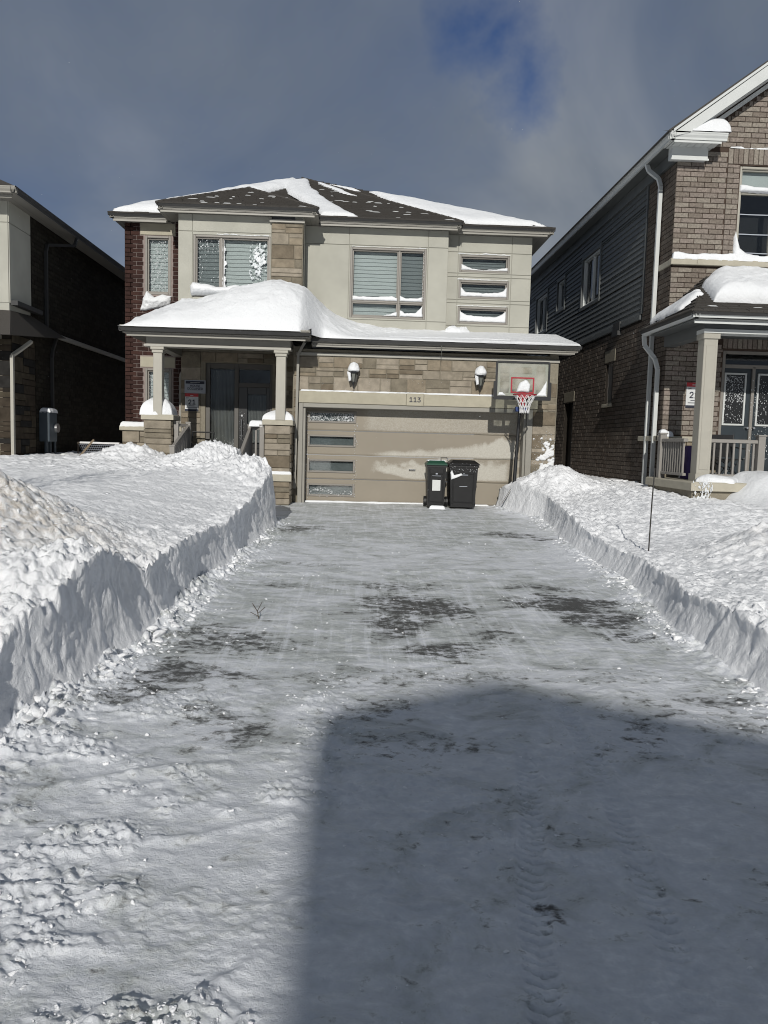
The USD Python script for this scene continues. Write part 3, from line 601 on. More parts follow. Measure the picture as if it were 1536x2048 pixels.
def shingle_plane(F, poly, seed, exp_=.135, tab=.29):
    """lapped tabs clipped to a roof polygon given in the frame's (u, v); plus slivers of snow caught at their butts"""
    rng = np.random.default_rng(seed); mb, sn = MB(), MB()
    u0, v0, u1, v1 = poly.bounds; v = v0; row = 0
    while v < v1:
        u = u0 - rng.uniform(0, tab)
        while u < u1:
            w_ = tab * rng.uniform(.55, 1.25); top_ = min(v + exp_ * 1.15, v1 + .02)
            q = shapely.intersection(poly, sbox(u, v, u + w_ - .004, top_))
            if not q.is_empty and q.area > .002 and q.geom_type == 'Polygon':
                pts = np.array(q.exterior.coords)[:-1]; n_ = len(pts); th = .026 + rng.uniform(-.006, .008)
                dtop = .004 + th * (1 - (pts[:, 1] - v) / (exp_ * 1.15) * .8)
                if n_ <= 6:
                    P_ = np.vstack([np.c_[pts, dtop], np.c_[pts, np.full(n_, -.01)]])
                    f = [[0, i, i + 1] for i in range(1, n_ - 1)] + [x for i in range(n_) for x in ([i, i + n_, (i + 1) % n_ + n_], [i, (i + 1) % n_ + n_, (i + 1) % n_])]
                    mb.add(F.pts(P_), f)
                if rng.random() < .18 and u > u0 and u + w_ < u1 and poly.contains(sbox(u, v - .03, u + w_, v)):
                    a_ = u + w_ * rng.uniform(-.1, .4); b_ = a_ + w_ * rng.uniform(.35, 1.0); hh = rng.uniform(.001, .007); tp = (b_ - a_) * .25
                    sn.add(F.pts([(a_, v + .002, .012), (b_, v + .002, .012), (b_ - tp, v - .004 - hh, .009), (a_ + tp, v - .004 - hh, .009), (a_ + tp, v + .004, .024 + hh * .5), (b_ - tp, v + .004, .024 + hh * .5)]), [[0, 3, 4], [3, 2, 4], [4, 2, 5], [2, 1, 5]])
            u += w_
        v += exp_; row += 1
    return mb, sn

def blob_patch(F, poly, T, res=.04, edge=.12, seed=0, rough=.5, scale=3.0, wav=.0, d0=0.0):
    """a lying layer of snow over a polygon of the frame: rounded rim, uneven top"""
    if isinstance(poly, (list, tuple)): poly = Polygon(poly)
    poly = poly.buffer(0)
    if poly.geom_type != 'Polygon': poly = max(poly.geoms, key=lambda g: g.area)
    poly = Polygon(poly.exterior)
    wv = wav if wav else min(edge * .25, .02)
    c_ = np.array(shapely.segmentize(poly.exterior, res * 1.2).coords)[:-1]; pc_ = P3(c_[:, 0], c_[:, 1], seed * 1.7)
    f1 = max(1.2, .35 / max(wv * 2, .02))
    c_ = c_ + 2 * wv * np.c_[fbm(pc_ * f1, 4, seed + 5) - .5, fbm(pc_ * f1, 4, seed + 6) - .5]
    poly = Polygon(c_).buffer(0).buffer(res * .8).buffer(-res * .8)
    if poly.geom_type != 'Polygon': poly = max(poly.geoms, key=lambda g: g.area)
    poly = Polygon(poly.exterior); ext = poly.exterior
    u0, v0, u1, v1 = poly.bounds
    us = np.arange(u0 - 2 * res, u1 + 2.5 * res, res); vs = np.arange(v0 - 2 * res, v1 + 2.5 * res, res)
    U, V_ = np.meshgrid(us, vs, indexing='ij')
    ins = shapely.contains_xy(poly, U.ravel(), V_.ravel()).reshape(U.shape)
    nj = len(vs); keep = np.zeros((len(us) - 1, nj - 1), bool)
    for i_ in (0, 1):
        for j_ in (0, 1): keep |= ins[i_:len(us) - 1 + i_, j_:nj - 1 + j_]
    touch = np.zeros_like(ins)
    for i_ in (0, 1):
        for j_ in (0, 1): touch[i_:len(us) - 1 + i_, j_:nj - 1 + j_] |= keep
    rimv = touch & ~ins; pt = shapely.points(U[rimv], V_[rimv]); on = shapely.line_interpolate_point(ext, shapely.line_locate_point(ext, pt))
    U[rimv], V_[rimv] = shapely.get_x(on), shapely.get_y(on)
    p = P3(U, V_, seed * 1.7); dist = np.zeros(U.shape); dist[ins] = shapely.distance(shapely.points(U[ins], V_[ins]), ext)
    e = np.clip(dist / edge, 0, 1); h = T * np.sqrt(np.maximum(1 - (1 - e) ** 2, 0)) * (1 - rough / 2 + rough * fbm(p * scale, 3, seed))
    h += .16 * T * (fbm(p * scale * 5, 3, seed + 2) - .5) * e
    h = np.where(ins, h + d0, d0 - .004 - .15 * min(T, .08))
    i, j = np.nonzero(keep); a = i * nj + j; q = np.stack([a, a + nj, a + nj + 1, a + 1], 1); f = np.vstack([q[:, [0, 1, 2]], q[:, [0, 2, 3]]])
    used, inv = np.unique(f, return_inverse=True)
    return F.pts(np.stack([U, V_, h], -1).reshape(-1, 3)[used]), inv.reshape(f.shape)

def crust(F, rect, T, mask, seed, scale=14., res=.012, thr=.5, d0=0.0):
    """ragged crust of thrown snow on a wall: only what rises above the surface shows"""
    us = np.arange(rect[0], rect[1] + res * .5, res); vs = np.arange(rect[2], rect[3] + res * .5, res); U, V_ = np.meshgrid(us, vs, indexing='ij')
    a, b = (U - rect[0]) / (rect[1] - rect[0]), (V_ - rect[2]) / (rect[3] - rect[2]); n_ = fbm(P3(U * scale, V_ * scale, seed), 4, seed)
    h = T * (n_ + mask(a, b) - 1 - thr + .5)
    f = grid_faces(len(us), len(vs)); keep = (h.ravel()[f] > -.004).any(1); used, inv = np.unique(f[keep], return_inverse=True)
    return F.pts(np.stack([U, V_, np.maximum(h, -.02) + d0], -1).reshape(-1, 3)[used]), inv.reshape(-1, 3)

def snow_on(name, label, F, poly, T, group=None, **kw):
    return single(name, blob_patch(F, poly, T, **kw), M['snow'], label, 'snow', group, smooth=True)

def flecks(F, rect, n, smin, smax, seed, dens=None, d=.0, stretch=1.5):
    """wind-thrown snow flecks stuck to a surface"""
    rng = np.random.default_rng(seed); mb = MB(); k = 7
    for _ in range(n):
        u, v = rng.uniform(rect[0], rect[1]), rng.uniform(rect[2], rect[3])
        if dens is not None and rng.random() > dens((u - rect[0]) / (rect[1] - rect[0]), (v - rect[2]) / (rect[3] - rect[2])): continue
        s = math.exp(rng.uniform(math.log(smin), math.log(smax))); an = np.sort(rng.uniform(0, 6.283, k)); rr = s * rng.uniform(.5, 1.1, k)
        P_ = np.c_[u + rr * np.cos(an), v + rr * np.sin(an) * stretch, np.full(k, d)]
        P_ = np.vstack([P_, [u, v, d + s * .45]])
        mb.add(F.pts(P_), [[i, (i + 1) % k, k] for i in range(k)])
    return mb

def wall(t, F, rect, holes, m, d0=-.18, d1=0.0, parent=None, name='wall'):
    mb = MB()
    for c_ in cells(rect, holes): mb.slab(F, *c_, d0, d1)
    return t.part(name, mb, m, parent)

def window(t, F, u0, u1, v0, v1, mull=(), trans=(), blind='blind', fm=None, fw_=.05, recess=.05, skip_blind=(), depth=.55, name='window', slat=.085):
    """frame, sashes, panes, blind and a dark sheet for the dim room behind"""
    fm = fm or M['winframe']; mb = MB(); dr = -recess
    for a in ((u0, u0 + fw_, v0, v1), (u1 - fw_, u1, v0, v1), (u0 + fw_, u1 - fw_, v0, v0 + fw_), (u0 + fw_, u1 - fw_, v1 - fw_, v1)): mb.slab(F, *a, dr - .09, dr + .055, ch=.008)
    w = t.part(name, mb, fm)
    us = [u0 + fw_, *mull, u1 - fw_]; vs = [v0 + fw_, *trans, v1 - fw_]
    for x_ in mull: t.part('mullion', MB().slab(F, x_ - .022, x_ + .022, v0 + fw_, v1 - fw_, dr - .08, dr + .03, ch=.006), fm, w)
    for k, (a, b) in enumerate(zip(us, us[1:])):
        a_ = a + (.022 if k else 0); b_ = b - (.022 if k < len(us) - 2 else 0)
        for q, (c_, d_) in enumerate(zip(vs, vs[1:])):
            c2 = c_ + (.02 if q else 0); d2 = d_ - (.02 if q < len(vs) - 2 else 0)
            if q: t.part('transom', MB().slab(F, a_, b_, c_ - .02, c_ + .02, dr - .08, dr + .028, ch=.006), fm, w)
            sb = MB(); s_ = .028
            for r_ in ((a_, a_ + s_, c2, d2), (b_ - s_, b_, c2, d2), (a_ + s_, b_ - s_, c2, c2 + s_), (a_ + s_, b_ - s_, d2 - s_, d2)): sb.slab(F, *r_, dr - .07, dr + .012, ch=.004)
            t.part('sash', sb, fm, w)
            t.part('pane', MB().slab(F, a_ + s_, b_ - s_, c2 + s_, d2 - s_, dr - .032, dr - .026), M['glass'], w)
    if blind:
        bb = MB(); v = v1 - fw_; k = 0
        for kk, (a, b) in enumerate(zip(us, us[1:])):
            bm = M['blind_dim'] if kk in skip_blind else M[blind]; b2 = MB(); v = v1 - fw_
            while v > v0 + fw_:
                lo = max(v - slat, v0 + fw_); b2.slab(F, a + .01, b - .01, lo + .010, v, dr - .125, dr - .115 + .006 * (k % 2)); v = lo; k += 1
            t.part('blind', b2, bm, w)
    rb = MB(); rb.slab(F, u0, u1, v0, v1, dr - depth - .02, dr - depth)
    t.part('room_wall', rb, M['room'] if blind else M['dark'], w)  # dark sheet painted as the unlit room
    return w

def gutter(t, a, b, m, out, h=.115, w=.10, name='gutter', parent=None):
    """a K-profile eave gutter from a to b (points of its top outer lip); out: horizontal outward direction"""
    a, b, out = (np.asarray(q, float) for q in (a, b, out)); prof = [(0, 0), (0, -.022), (-.006, -.026), (-.012, -.055), (-.036, -.092), (-.036, -h), (-w, -h), (-w, -.004), (-w + .006, -.004), (-w + .006, -h + .008), (-.044, -h + .008), (-.042, -.09), (-.020, -.052), (-.014, -.01), (-.014, 0)]
    n_ = len(prof); v = [p + out * o_ + np.array([0, 0, z_]) for p in (a, b) for o_, z_ in prof]
    f = []
    for i in range(n_):
        j = (i + 1) % n_; f += [[i, j, j + n_], [i, j + n_, i + n_]]
    vv_, c_ = trimesh.creation.triangulate_polygon(Polygon(prof), engine='earcut'); pi_ = np.array([np.argmin(np.hypot(*(np.array(prof) - q).T)) for q in vv_]); c_ = pi_[c_]
    f += [list(q) for q in c_] + [[q[0] + n_, q[2] + n_, q[1] + n_] for q in c_]
    return t.part(name, (np.array(v), np.array(f)), m, parent)

def rect_tube(path, w, d):
    mb = MB()
    for a, b in zip(path, path[1:]):
        a, b = np.array(a, float), np.array(b, float); mb.bar(a, b, w, d, (0, 1, 0) if abs((b - a)[1]) < .9 * np.linalg.norm(b - a) else (0, 0, 1))
    return mb
# ------------------------------------------------------------------ the house across the street (behind the camera, throws the big shadow)
t = Thing('house_across', 'brick house across the street, behind the viewer', 'house', (0, -14, -.5))
Fx = Frame((0, -12, 0), (-1, 0, 0), (0, 0, 1))
poly = Polygon([(1.62, -.5), (1.62, 7.16), (.80, 7.40), (-5.2, 5.66), (-5.2, -.5)])
t.part('wall', MB().prism(Fx, poly, -8, 0), M['across'])
rf = MB()
rf.prism(Fx, Polygon([(1.86, 7.02), (1.86, 7.28), (.80, 7.60), (-5.5, 5.78), (-5.5, 5.58), (.80, 7.42)]), -8.3, .3)
t.part('roof', rf, M['shingle'])
for k, (a, b, z0, z1) in enumerate(((.9, 0, 4.2, 5.7), (-1.2, -2.6, 3.6, 5.0), (.9, -.4, .6, 2.2))):
    w_ = t.part('window', MB().slab(Fx, b, a, z0, z1, .0, .05), M['white']); t.part('pane', MB().slab(Fx, b + .06, a - .06, z0 + .06, z1 - .06, .05, .06), M['dark'], w_)
t.part('door', MB().slab(Fx, -2.6, -1.6, -.4, 1.8, 0, .05), M['navy_door'])

# ------------------------------------------------------------------ the main house
H = Thing('main_house', 'two-storey house with stone garage front, stucco upper floor and snow-laden porch roof', 'house', (-0.6, 18, 0))
YG, YD, YB, YM, YR, YL, YP = 16.55, 16.86, 17.4, 18.0, 18.3, 18.3, 18.1
G_ = front(YG)
SOF = 6.17                                                                  # upper soffit height
# walls
gw = wall(H, G_, (-1.40, 4.24, -.3, 3.25), [(-1.19, 3.60, -.4, 2.12)], M['mortar_tan'], -.16, 0)
wall(H, faceright(4.235), (YG + .003, 27, -.3, 3.3), [], M['mortar_tan'], -.18, 0)
wall(H, faceleft(-1.415), (-YP - .4, -YG - .003, -.3, 3.3), [], M['mortar_tan'], -.18, 0)
bw = wall(H, front(YL), (-5.45, -4.0, -.3, 6.25), [(-4.99, -4.38, 1.78, 2.90), (-4.99, -4.40, 4.58, 5.90)], M['mortar_light'], -.18, 0)
wall(H, faceleft(-5.45), (-28, -YL, -.3, 6.25), [], M['mortar_light'], -.18, -.002)
pw = wall(H, front(YP), (-4.12, -1.42, -.3, 3.4), [(-3.56, -2.02, .55, 3.05)], M['mortar_tan'], -.18, 0)
wall(H, faceleft(-4.12), (-YL, -YP - .003, -.3, 3.4), [], M['mortar_tan'], -.1, 0)
# stone on the garage front and the porch wall
stones = ashlar(G_, (-1.39, 4.235, 2.385, 3.10), 3) + ashlar(G_, (-1.39, -1.29, 0, 2.375), 4) + ashlar(G_, (3.735, 4.235, 0, 2.375), 5) + ashlar(G_, (3.83, 4.235, 2.12, 2.375), 6)
stones = [s for s in stones if not (s[2] > 3.74 and s[1] < 3.83 and s[3] > 2.0 and s[4] > 2.2)]
lay(H, 'stone', stones, STONE, gw, 400, 'stonework', 1, ch=.010)
ps = ashlar(front(YP), (-4.11, -3.66, .55, 3.3), 7) + ashlar(front(YP), (-1.96, -1.43, .55, 3.3), 8) + ashlar(front(YP), (-3.65, -1.97, 3.07, 3.3), 9)
lay(H, 'stone', ps, STONE, pw, 400, 'stonework', 2, ch=.010)
# red-brown brick at the left
H1 = [(-5.02, -4.35, 1.75, 3.17), (-5.02, -4.37, 4.56, 6.22), (-5.10, -4.30, 2.92, 3.17), (-5.10, -4.30, 5.91, 6.22)]
lay(H, 'brick', bricks(front(YL), (-5.45, -4.02, 1.56, 6.22), H1, L=.275, H=.0965, J=.012, seed=5), BRICK_RED, bw, 300, 'brickwork', 3, ch=.004)
H.part('lintel', MB().slab(front(YL), -5.10, -4.30, 2.925, 3.165, -.05, .02, ch=.006), M['lintel']); H.part('lintel', MB().slab(front(YL), -5.10, -4.30, 5.915, 6.175, -.05, .02, ch=.006), M['lintel'])
lay(H, 'stone', ashlar(front(YL - .07), (-5.50, -4.02, .2, 1.44), 10, d=(-.1, .012)), STONE, bw, 100, 'stonework', 4, ch=.01)
H.part('ledge', MB().slab(front(YL), -5.56, -4.0, 1.45, 1.55, -.02, .13, ch=.01), M['cap'])
# stucco panels of the upper floor, each a raised field between grooves
def stucco(F, rect, holes, us, vs, name='stucco_panel', g=.008, d=.014):
    W_ = wall(H, F, rect, holes, M['stucco_groove'], -.18, 0)
    cu = [rect[0], *us, rect[1]]; cv = [rect[2], *vs, rect[3]]
    for a, b in zip(cu, cu[1:]):
        for c_, d_ in zip(cv, cv[1:]):
            cc = cells((a + g, b - g, c_ + g, d_ - g), holes)
            if not cc: continue
            mb = MB()
            for q in cc: mb.slab(F, *q, -.01, d)
            H.part(name, mb, M['stucco'], W_)
BAYW, MIDW = (-3.70, -2.02, 4.40, 5.74), (-.28, 1.46, 4.16, 5.74)
stucco(front(YB), (-4.03, -2.0, 3.4, SOF), [BAYW], [-3.72], [4.2, 5.80])
wall(H, faceleft(-4.03), (-YL, -YB - .003, 3.4, SOF), [], M['stucco'], -.18, 0)
stucco(front(YM), (-1.31, 1.95, 3.4, SOF), [MIDW], [-.31, 1.49], [4.12, 5.78])
wall(H, faceright(1.95), (YM + .003, YR, 3.4, SOF), [], M['stucco'], -.18, 0)
RW = [(2.25, 3.43, 5.33, 5.73), (2.25, 3.43, 4.73, 5.15), (2.25, 3.43, 4.15, 4.55)]
stucco(front(YR), (1.95, 3.94, 3.4, SOF), RW, [2.22, 3.47], [4.10, 4.62, 4.72 - .02, 5.22, 5.30, 5.78])
wall(H, faceright(3.94), (YR + .003, 27, 3.4, SOF), [], M['stucco'], -.18, 0)
# stone pier of the bay
bp = wall(H, front(YB - .05), (-2.0, -1.31, 3.4, 6.03), [], M['mortar_tan'], -.2, 0)
lay(H, 'stone', ashlar(front(YB - .05), (-1.995, -1.315, 3.6, 6.02), 12), STONE, bp, 100, 'stonework', 5, ch=.01)
wall(H, faceright(-1.31), (YB - .047, YM, 3.4, SOF), [], M['stucco'], -.18, 0)
H.part('frieze', MB().slab(front(YB - .05), -2.04, -1.28, 6.035, 6.09, -.06, .06), M['frieze'])
# windows
window(H, front(YL), -4.99, -4.38, 1.78, 2.90, recess=.04)
window(H, front(YL), -4.99, -4.40, 4.58, 5.90, recess=.04)
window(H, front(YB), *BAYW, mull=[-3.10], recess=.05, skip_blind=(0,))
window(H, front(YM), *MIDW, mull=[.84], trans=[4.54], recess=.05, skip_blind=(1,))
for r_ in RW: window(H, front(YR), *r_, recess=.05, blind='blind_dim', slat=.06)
# garage lintel, number stone, door frame
H.part('lintel', MB().slab(G_, -1.33, .995, 2.125, 2.375, -.05, .045, ch=.006), M['lintel']); H.part('lintel', MB().slab(G_, 1.375, 3.83, 2.125, 2.375, -.05, .045, ch=.006), M['lintel'])
ns = H.part('number_stone', MB().slab(G_, 1.0, 1.37, 2.12, 2.38, -.05, .058, ch=.006), M['lintel'])
tx = meshkit.text_mesh('113', .098, .006, bold=True); wd = tx.bounds[1][0] - tx.bounds[0][0]
H.part('number', (G_.pts(np.c_[tx.vertices[:, 0] - tx.bounds[0][0] + 1.185 - wd / 2, tx.vertices[:, 1] + 2.20, tx.vertices[:, 2] + .057]), tx.faces), M['ink'], ns)
df = MB()
for q in ((-1.285, -1.19, -.02, 2.12), (3.60, 3.73, -.02, 2.12)): df.slab(G_, *q, -.30, .03, ch=.008)
df.slab(G_, -1.19, 3.60, 2.03, 2.12, -.30, .028, ch=.008)
df.slab(G_, -1.19, -1.14, -.02, 2.03, -.30, -.02, ch=.004); df.slab(G_, 3.55, 3.60, -.02, 2.03, -.30, -.02, ch=.004)
H.part('door_frame', df, M['trim'])
# sectional garage door with four lights down the left
gd = H.group_node('garage_door')
FD = front(YD); zs = [0.0, .50, 1.02, 1.55, 2.06]; lights = [(.12, .40), (.64, .93), (1.20, 1.46), (1.72, 1.97)]
rngd = np.random.default_rng(4)
for k in range(4):
    z0, z1 = zs[k] + .004, zs[k + 1] - .004; l0, l1 = lights[k]
    us = np.unique(np.r_[np.linspace(-1.19, -1.10, 3), np.linspace(-1.10, -.06, 40), np.linspace(-.06, 3.6, 180)]); vs = np.unique(np.r_[np.linspace(z0, l0, 6), np.linspace(l0, l1, 10), np.linspace(l1, z1, 6)])
    U, V_ = np.meshgrid(us, vs, indexing='ij'); dd = np.where((V_ < z0 + .004) | (V_ > z1 - .004), -.012, 0.0)
    f = grid_faces(len(us), len(vs)); cc = np.stack([U, V_], -1).reshape(-1, 2)[f].mean(1)
    f = f[~((cc[:, 0] > -1.10) & (cc[:, 0] < -.06) & (cc[:, 1] > l0) & (cc[:, 1] < l1))]
    P_ = FD.pts(np.stack([U, V_, dd], -1).reshape(-1, 3))
    o_ = numbered(gd, 'door_panel'); o = put(o_, (P_, f), M['garage'], H.base)
    x_, z_ = U.ravel(), V_.ravel(); q = P3(x_, z_)
    n1 = fbm(q * [2.2, 2.2, 1], 4, 300); n2 = fbm(q * [5, 9, 1], 3, 301); sp = fbm(q * [7, 2, 1], 3, 303)
    fr = .42 * sstep(z_, 1.50, 1.62) * sstep(x_, -.1, .3)
    top2 = 1.02 + .30 * n1 + .16 * sstep(x_, 2.1, 3.0) * sp * 2
    fr = np.maximum(fr, .74 * sstep(z_, 1.015, 1.03) * sstep(z_, top2 + .10, top2 - .06) * sstep(x_, -.05, .8) * sstep(x_, 3.52, 3.40))
    top3 = .70 + .30 * n2 + .10 * sstep(x_, .8, 2.5); bot3 = .50 + .22 * sstep(x_, 1.3, .2) * n1 * 2
    fr = np.maximum(fr, .72 * sstep(z_, bot3, bot3 + .08) * sstep(z_, top3 + .12, top3 - .06) * sstep(x_, .1, .6) * sstep(x_, 3.42, 3.2))
    fr = np.maximum(fr, .35 * sstep(z_, z1 - .06, z1) * n1); fr = np.maximum(fr, .45 * sstep(x_, 3.35, 3.55) * sstep(n2, .45, .6))
    primvar(o, 'frost', fr)
    m2 = MB()
    for r_ in ((-1.10, -1.055, l0, l1), (-.105, -.06, l0, l1), (-1.055, -.105, l0, l0 + .04), (-1.055, -.105, l1 - .04, l1)): m2.slab(FD, *r_, -.05, .022, ch=.006)
    H.part('light_frame', m2, M['winframe'], gd)
    H.part('pane', MB().slab(FD, -1.055, -.105, l0 + .04, l1 - .04, -.02, -.014), M['glass'], gd)
    H.part('dim_board', MB().slab(FD, -1.10, -.06, l0, l1, -.08, -.07), M['haze_board'], gd)
H.part('handle', MB().slab(FD, 1.12, 1.26, .735, .765, 0, .05, ch=.008), M['silver'], gd)
# friezes, soffits, gutters and roofs -------------------------------------------------
H.part('frieze', MB().slab(G_, -1.35, 4.26, 3.115, 3.18, -.02, .04, ch=.006), M['frieze'])
H.part('soffit', MB().box(-1.02, 4.56, 16.24, YG + .3, 3.31, 3.335), M['soffit'])
H.part('soffit_edge', MB().box(-1.0, 4.5, 16.26, 16.285, 3.27, 3.306), M['trim'])
gutter(H, (-1.0, 16.2, 3.46), (4.60, 16.2, 3.46), M['trim'], (0, -1, 0))
SOFFITS = [(-5.62, -4.36, 18.0, YL, faceleft), (-4.42, -.98, 17.14, YB + .7, None), (-1.0, 2.2, 17.74, YM + .3, None), (2.2, 4.3, 17.99, YR + .2, None)]
for a, b, y0, y1, _ in SOFFITS: H.part('soffit', MB().box(a, b, y0, y1, SOF, SOF + .02 + .001 * (a > -3)), M['soffit'])
H.part('soffit', MB().box(3.945, 4.29, YR + .2, 27, SOF, SOF + .02), M['soffit']); H.part('soffit', MB().box(-5.62, -5.455, YL, 27, SOF, SOF + .02), M['soffit'])
for a, b, y0 in ((-5.62, -4.44, 18.0), (-4.36, -1.06, 17.16), (-.98, 2.12, 17.76), (2.2, 4.22, 18.01)):
    H.part('soffit_edge', MB().box(a, b, y0, y0 + .022, SOF - .045, SOF - .003), M['trim'])
H.part('frieze', MB().slab(front(YL), -5.46, -4.35, 6.185, 6.235, 0, .04), M['frieze'])
TOPG = 6.31
gutter(H, (-5.70, 17.95, TOPG), (-4.40, 17.95, TOPG), M['trim'], (0, -1, 0)); gutter(H, (-4.40, 17.1, TOPG), (-1.0, 17.1, TOPG), M['trim'], (0, -1, 0))
gutter(H, (-1.0, 17.7, TOPG), (2.2, 17.7, TOPG), M['trim'], (0, -1, 0)); gutter(H, (2.2, 17.95, TOPG - .02), (4.36, 17.95, TOPG - .02), M['trim'], (0, -1, 0))
gutter(H, (-1.0, 17.68, TOPG), (-1.0, 17.1, TOPG), M['trim'], (1, 0, 0)); gutter(H, (2.2, 17.93, TOPG), (2.2, 17.7, TOPG), M['trim'], (1, 0, 0)); gutter(H, (-4.40, 17.1, TOPG), (-4.40, 17.93, TOPG), M['trim'], (-1, 0, 0))
gutter(H, (4.36, 27, TOPG - .02), (4.36, 17.95, TOPG - .02), M['trim'], (1, 0, 0)); gutter(H, (-5.70, 17.95, TOPG), (-5.70, 27, TOPG), M['trim'], (-1, 0, 0))
A = np.array([-1.70, 22.0, 8.50])
def plane(p0, p1, p2):
    """frame of a roof plane: p0-p1 along the eave (seen from outside, left to right), p2 up the slope"""
    p0, p1, p2 = (np.asarray(q, float) for q in (p0, p1, p2)); U = (p1 - p0) / np.linalg.norm(p1 - p0); w_ = p2 - p0; V = w_ - (w_ @ U) * U
    return Frame(p0, U, V)
def uv(F, p): d_ = np.asarray(p, float) - F.O; return (d_ @ F.U, d_ @ F.V)
DUST = MB()
def roof(pts, seed, tiles=True, parent=None):
    """pts: eave left, eave right, then up round the outline; returns the frame and outline"""
    F = plane(pts[0], pts[1], pts[-1]); poly = Polygon([uv(F, p) for p in pts]).buffer(0)
    mb = MB().prism(F, poly, -.06, 0); r_ = H.part('roof', mb, M['flash'])
    if tiles:
        s_, sn = shingle_plane(F, poly, seed); H.part('shingles', s_, M['shingle'], r_, kind='stuff')
        if sn.v: DUST.add(*sn.get())
    return F, poly
zt = TOPG - .03
bayA = np.array([-2.74, 19.0, 7.24]); bayB = np.array([-2.74, 20.6, 7.24])
Fb, Pb = roof([(-4.42, 17.06, zt), (-.98, 17.06, zt), bayA], 21)
Fbl, Pbl = roof([(-4.42, 20.6, zt), (-4.42, 17.06, zt), bayA, bayB], 22, False)
Fbr, Pbr = roof([(-.98, 17.06, zt), (-.98, 20.4, zt), bayB, bayA], 23, False)
Fm, Pm = roof([(-1.05, 17.66, zt), (2.22, 17.66, zt), A], 24)
Fr, Pr = roof([(-5.72, 17.92, zt), (4.38, 17.92, zt), A], 25)
roof([(4.38, 17.92, zt), (4.38, 30, zt), (A[0], 30, A[2]), A], 26, False); roof([(-5.72, 30, zt), (-5.72, 17.92, zt), A, (A[0], 30, A[2])], 27, False)
# right cheek of the raised middle roof
H.part('roof_cheek', MB().add([(2.22, 17.66, zt), (2.22, 17.95, zt), tuple(A), (2.22, 17.66, zt - .1), (2.22, 17.95, zt - .1)], [[0, 1, 2], [0, 3, 1], [1, 3, 4]]), M['shingle'])
def ridge(a, b, r=.035):
    a, b = np.array(a, float), np.array(b, float); n_ = max(int(np.linalg.norm(b - a) / .22), 2); mb = MB()
    for k in range(n_): p, q = a + (b - a) * k / n_, a + (b - a) * (k + 1.15) / n_; mb.tube([p + (0, 0, .005 * 1), q + (0, 0, .02)], [r * 1.15, r], 6)
    H.part('hip_cap', mb, M['shingle'])
ridge((-.98, 17.06, zt), bayA); ridge((-4.42, 17.06, zt), bayA); ridge((2.22, 17.66, zt), A, .03)
# lower roof over the garage and the porch
ZE = 3.43
roof([(-1.05, 16.16, ZE), (4.62, 16.16, ZE), (4.62, 18.3, ZE + .50), (-1.05, 18.3, ZE + .50)], 31, False)
roof([(-4.74, 15.46, ZE), (-1.0, 15.46, ZE), (-1.0, 17.45, ZE + .75), (-3.9, 17.45, ZE + .75)], 32, False)
roof([(-4.74, 18.3, ZE), (-4.74, 15.46, ZE), (-3.9, 17.45, ZE + .75), (-3.9, 18.3, ZE + .75)], 33, False)
roof([(-1.0, 15.46, ZE), (-1.0, 16.8, ZE), (-1.0, 17.45, ZE + .75)], 34, False)
gutter(H, (-4.74, 15.5, 3.49), (-1.0, 15.5, 3.49), M['trim'], (0, -1, 0)); gutter(H, (-4.74, 15.5, 3.49), (-4.74, 18.28, 3.49), M['trim'], (-1, 0, 0)); gutter(H, (-1.0, 16.3, 3.49), (-1.0, 15.5, 3.49), M['trim'], (1, 0, 0))
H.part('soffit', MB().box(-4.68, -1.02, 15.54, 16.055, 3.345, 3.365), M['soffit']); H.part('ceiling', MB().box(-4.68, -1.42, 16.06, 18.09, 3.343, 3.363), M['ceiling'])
H.part('soffit_edge', MB().box(-4.62, -1.10, 15.60, 15.625, 3.29, 3.342), M['trim'])
# porch beam, columns, stone piers
H.part('beam', MB().box(-4.30, -1.42, 15.84, 16.06, 3.17, 3.34), M['trim']); H.part('beam', MB().box(-4.30, -4.10, 16.063, 18.28, 3.17, 3.34), M['trim'])
H.part('beam_trim', MB().box(-4.34, -1.40, 15.80, 16.09, 3.125, 3.167), M['frieze'])
for x0, x1 in ((-4.165, -3.985), (-1.70, -1.505)):
    xm = (x0 + x1) / 2
    cl = H.part('column', MB().slab(front(15.84), x0, x1, 1.72, 3.06, -.19, 0, ch=.008), M['col'])
    H.part('capital', MB().slab(front(15.82), x0 - .02, x1 + .02, 3.0, 3.06, -.23, .005, ch=.008).slab(front(15.80), x0 - .045, x1 + .045, 3.063, 3.122, -.27, .005, ch=.008), M['col'], cl)
def pier(x0, x1, zc, y0, y1, ledge=None, seed=0):
    core = H.part('pillar', MB().box(x0 + .02, x1 - .02, y0 + .02, y1, -.3, zc), M['mortar_tan'])
    lay(H, 'stone', ashlar(front(y0), (x0, x1, 0, zc - .003), seed, d=(-.03, .012), J=.009), STONE, core, 60, 'stonework', seed, ch=.01)
    lay(H, 'stone', ashlar(faceright(x1), (y0 + .03, y1, 0, zc - .003), seed + 1, d=(-.03, .006), J=.009), STONE, core, 60, 'stonework', seed, ch=.01)
    H.part('pillar_cap', MB().slab(flat(zc + .11), x0 - .045, x1 + .045, y0 - .05, y1 + .05, -.107, 0, ch=.015), M['cap'], core)
    if ledge: H.part('ledge', MB().slab(front(y0), x0 - .01, x1 + .035, ledge - .15, ledge, .0, .06, ch=.01), M['cap'], core)
pier(-4.36, -3.80, 1.66, 15.88, 16.42, None, 41); pier(-1.92, -1.39, 1.62, 15.9, 16.44, .62, 43)
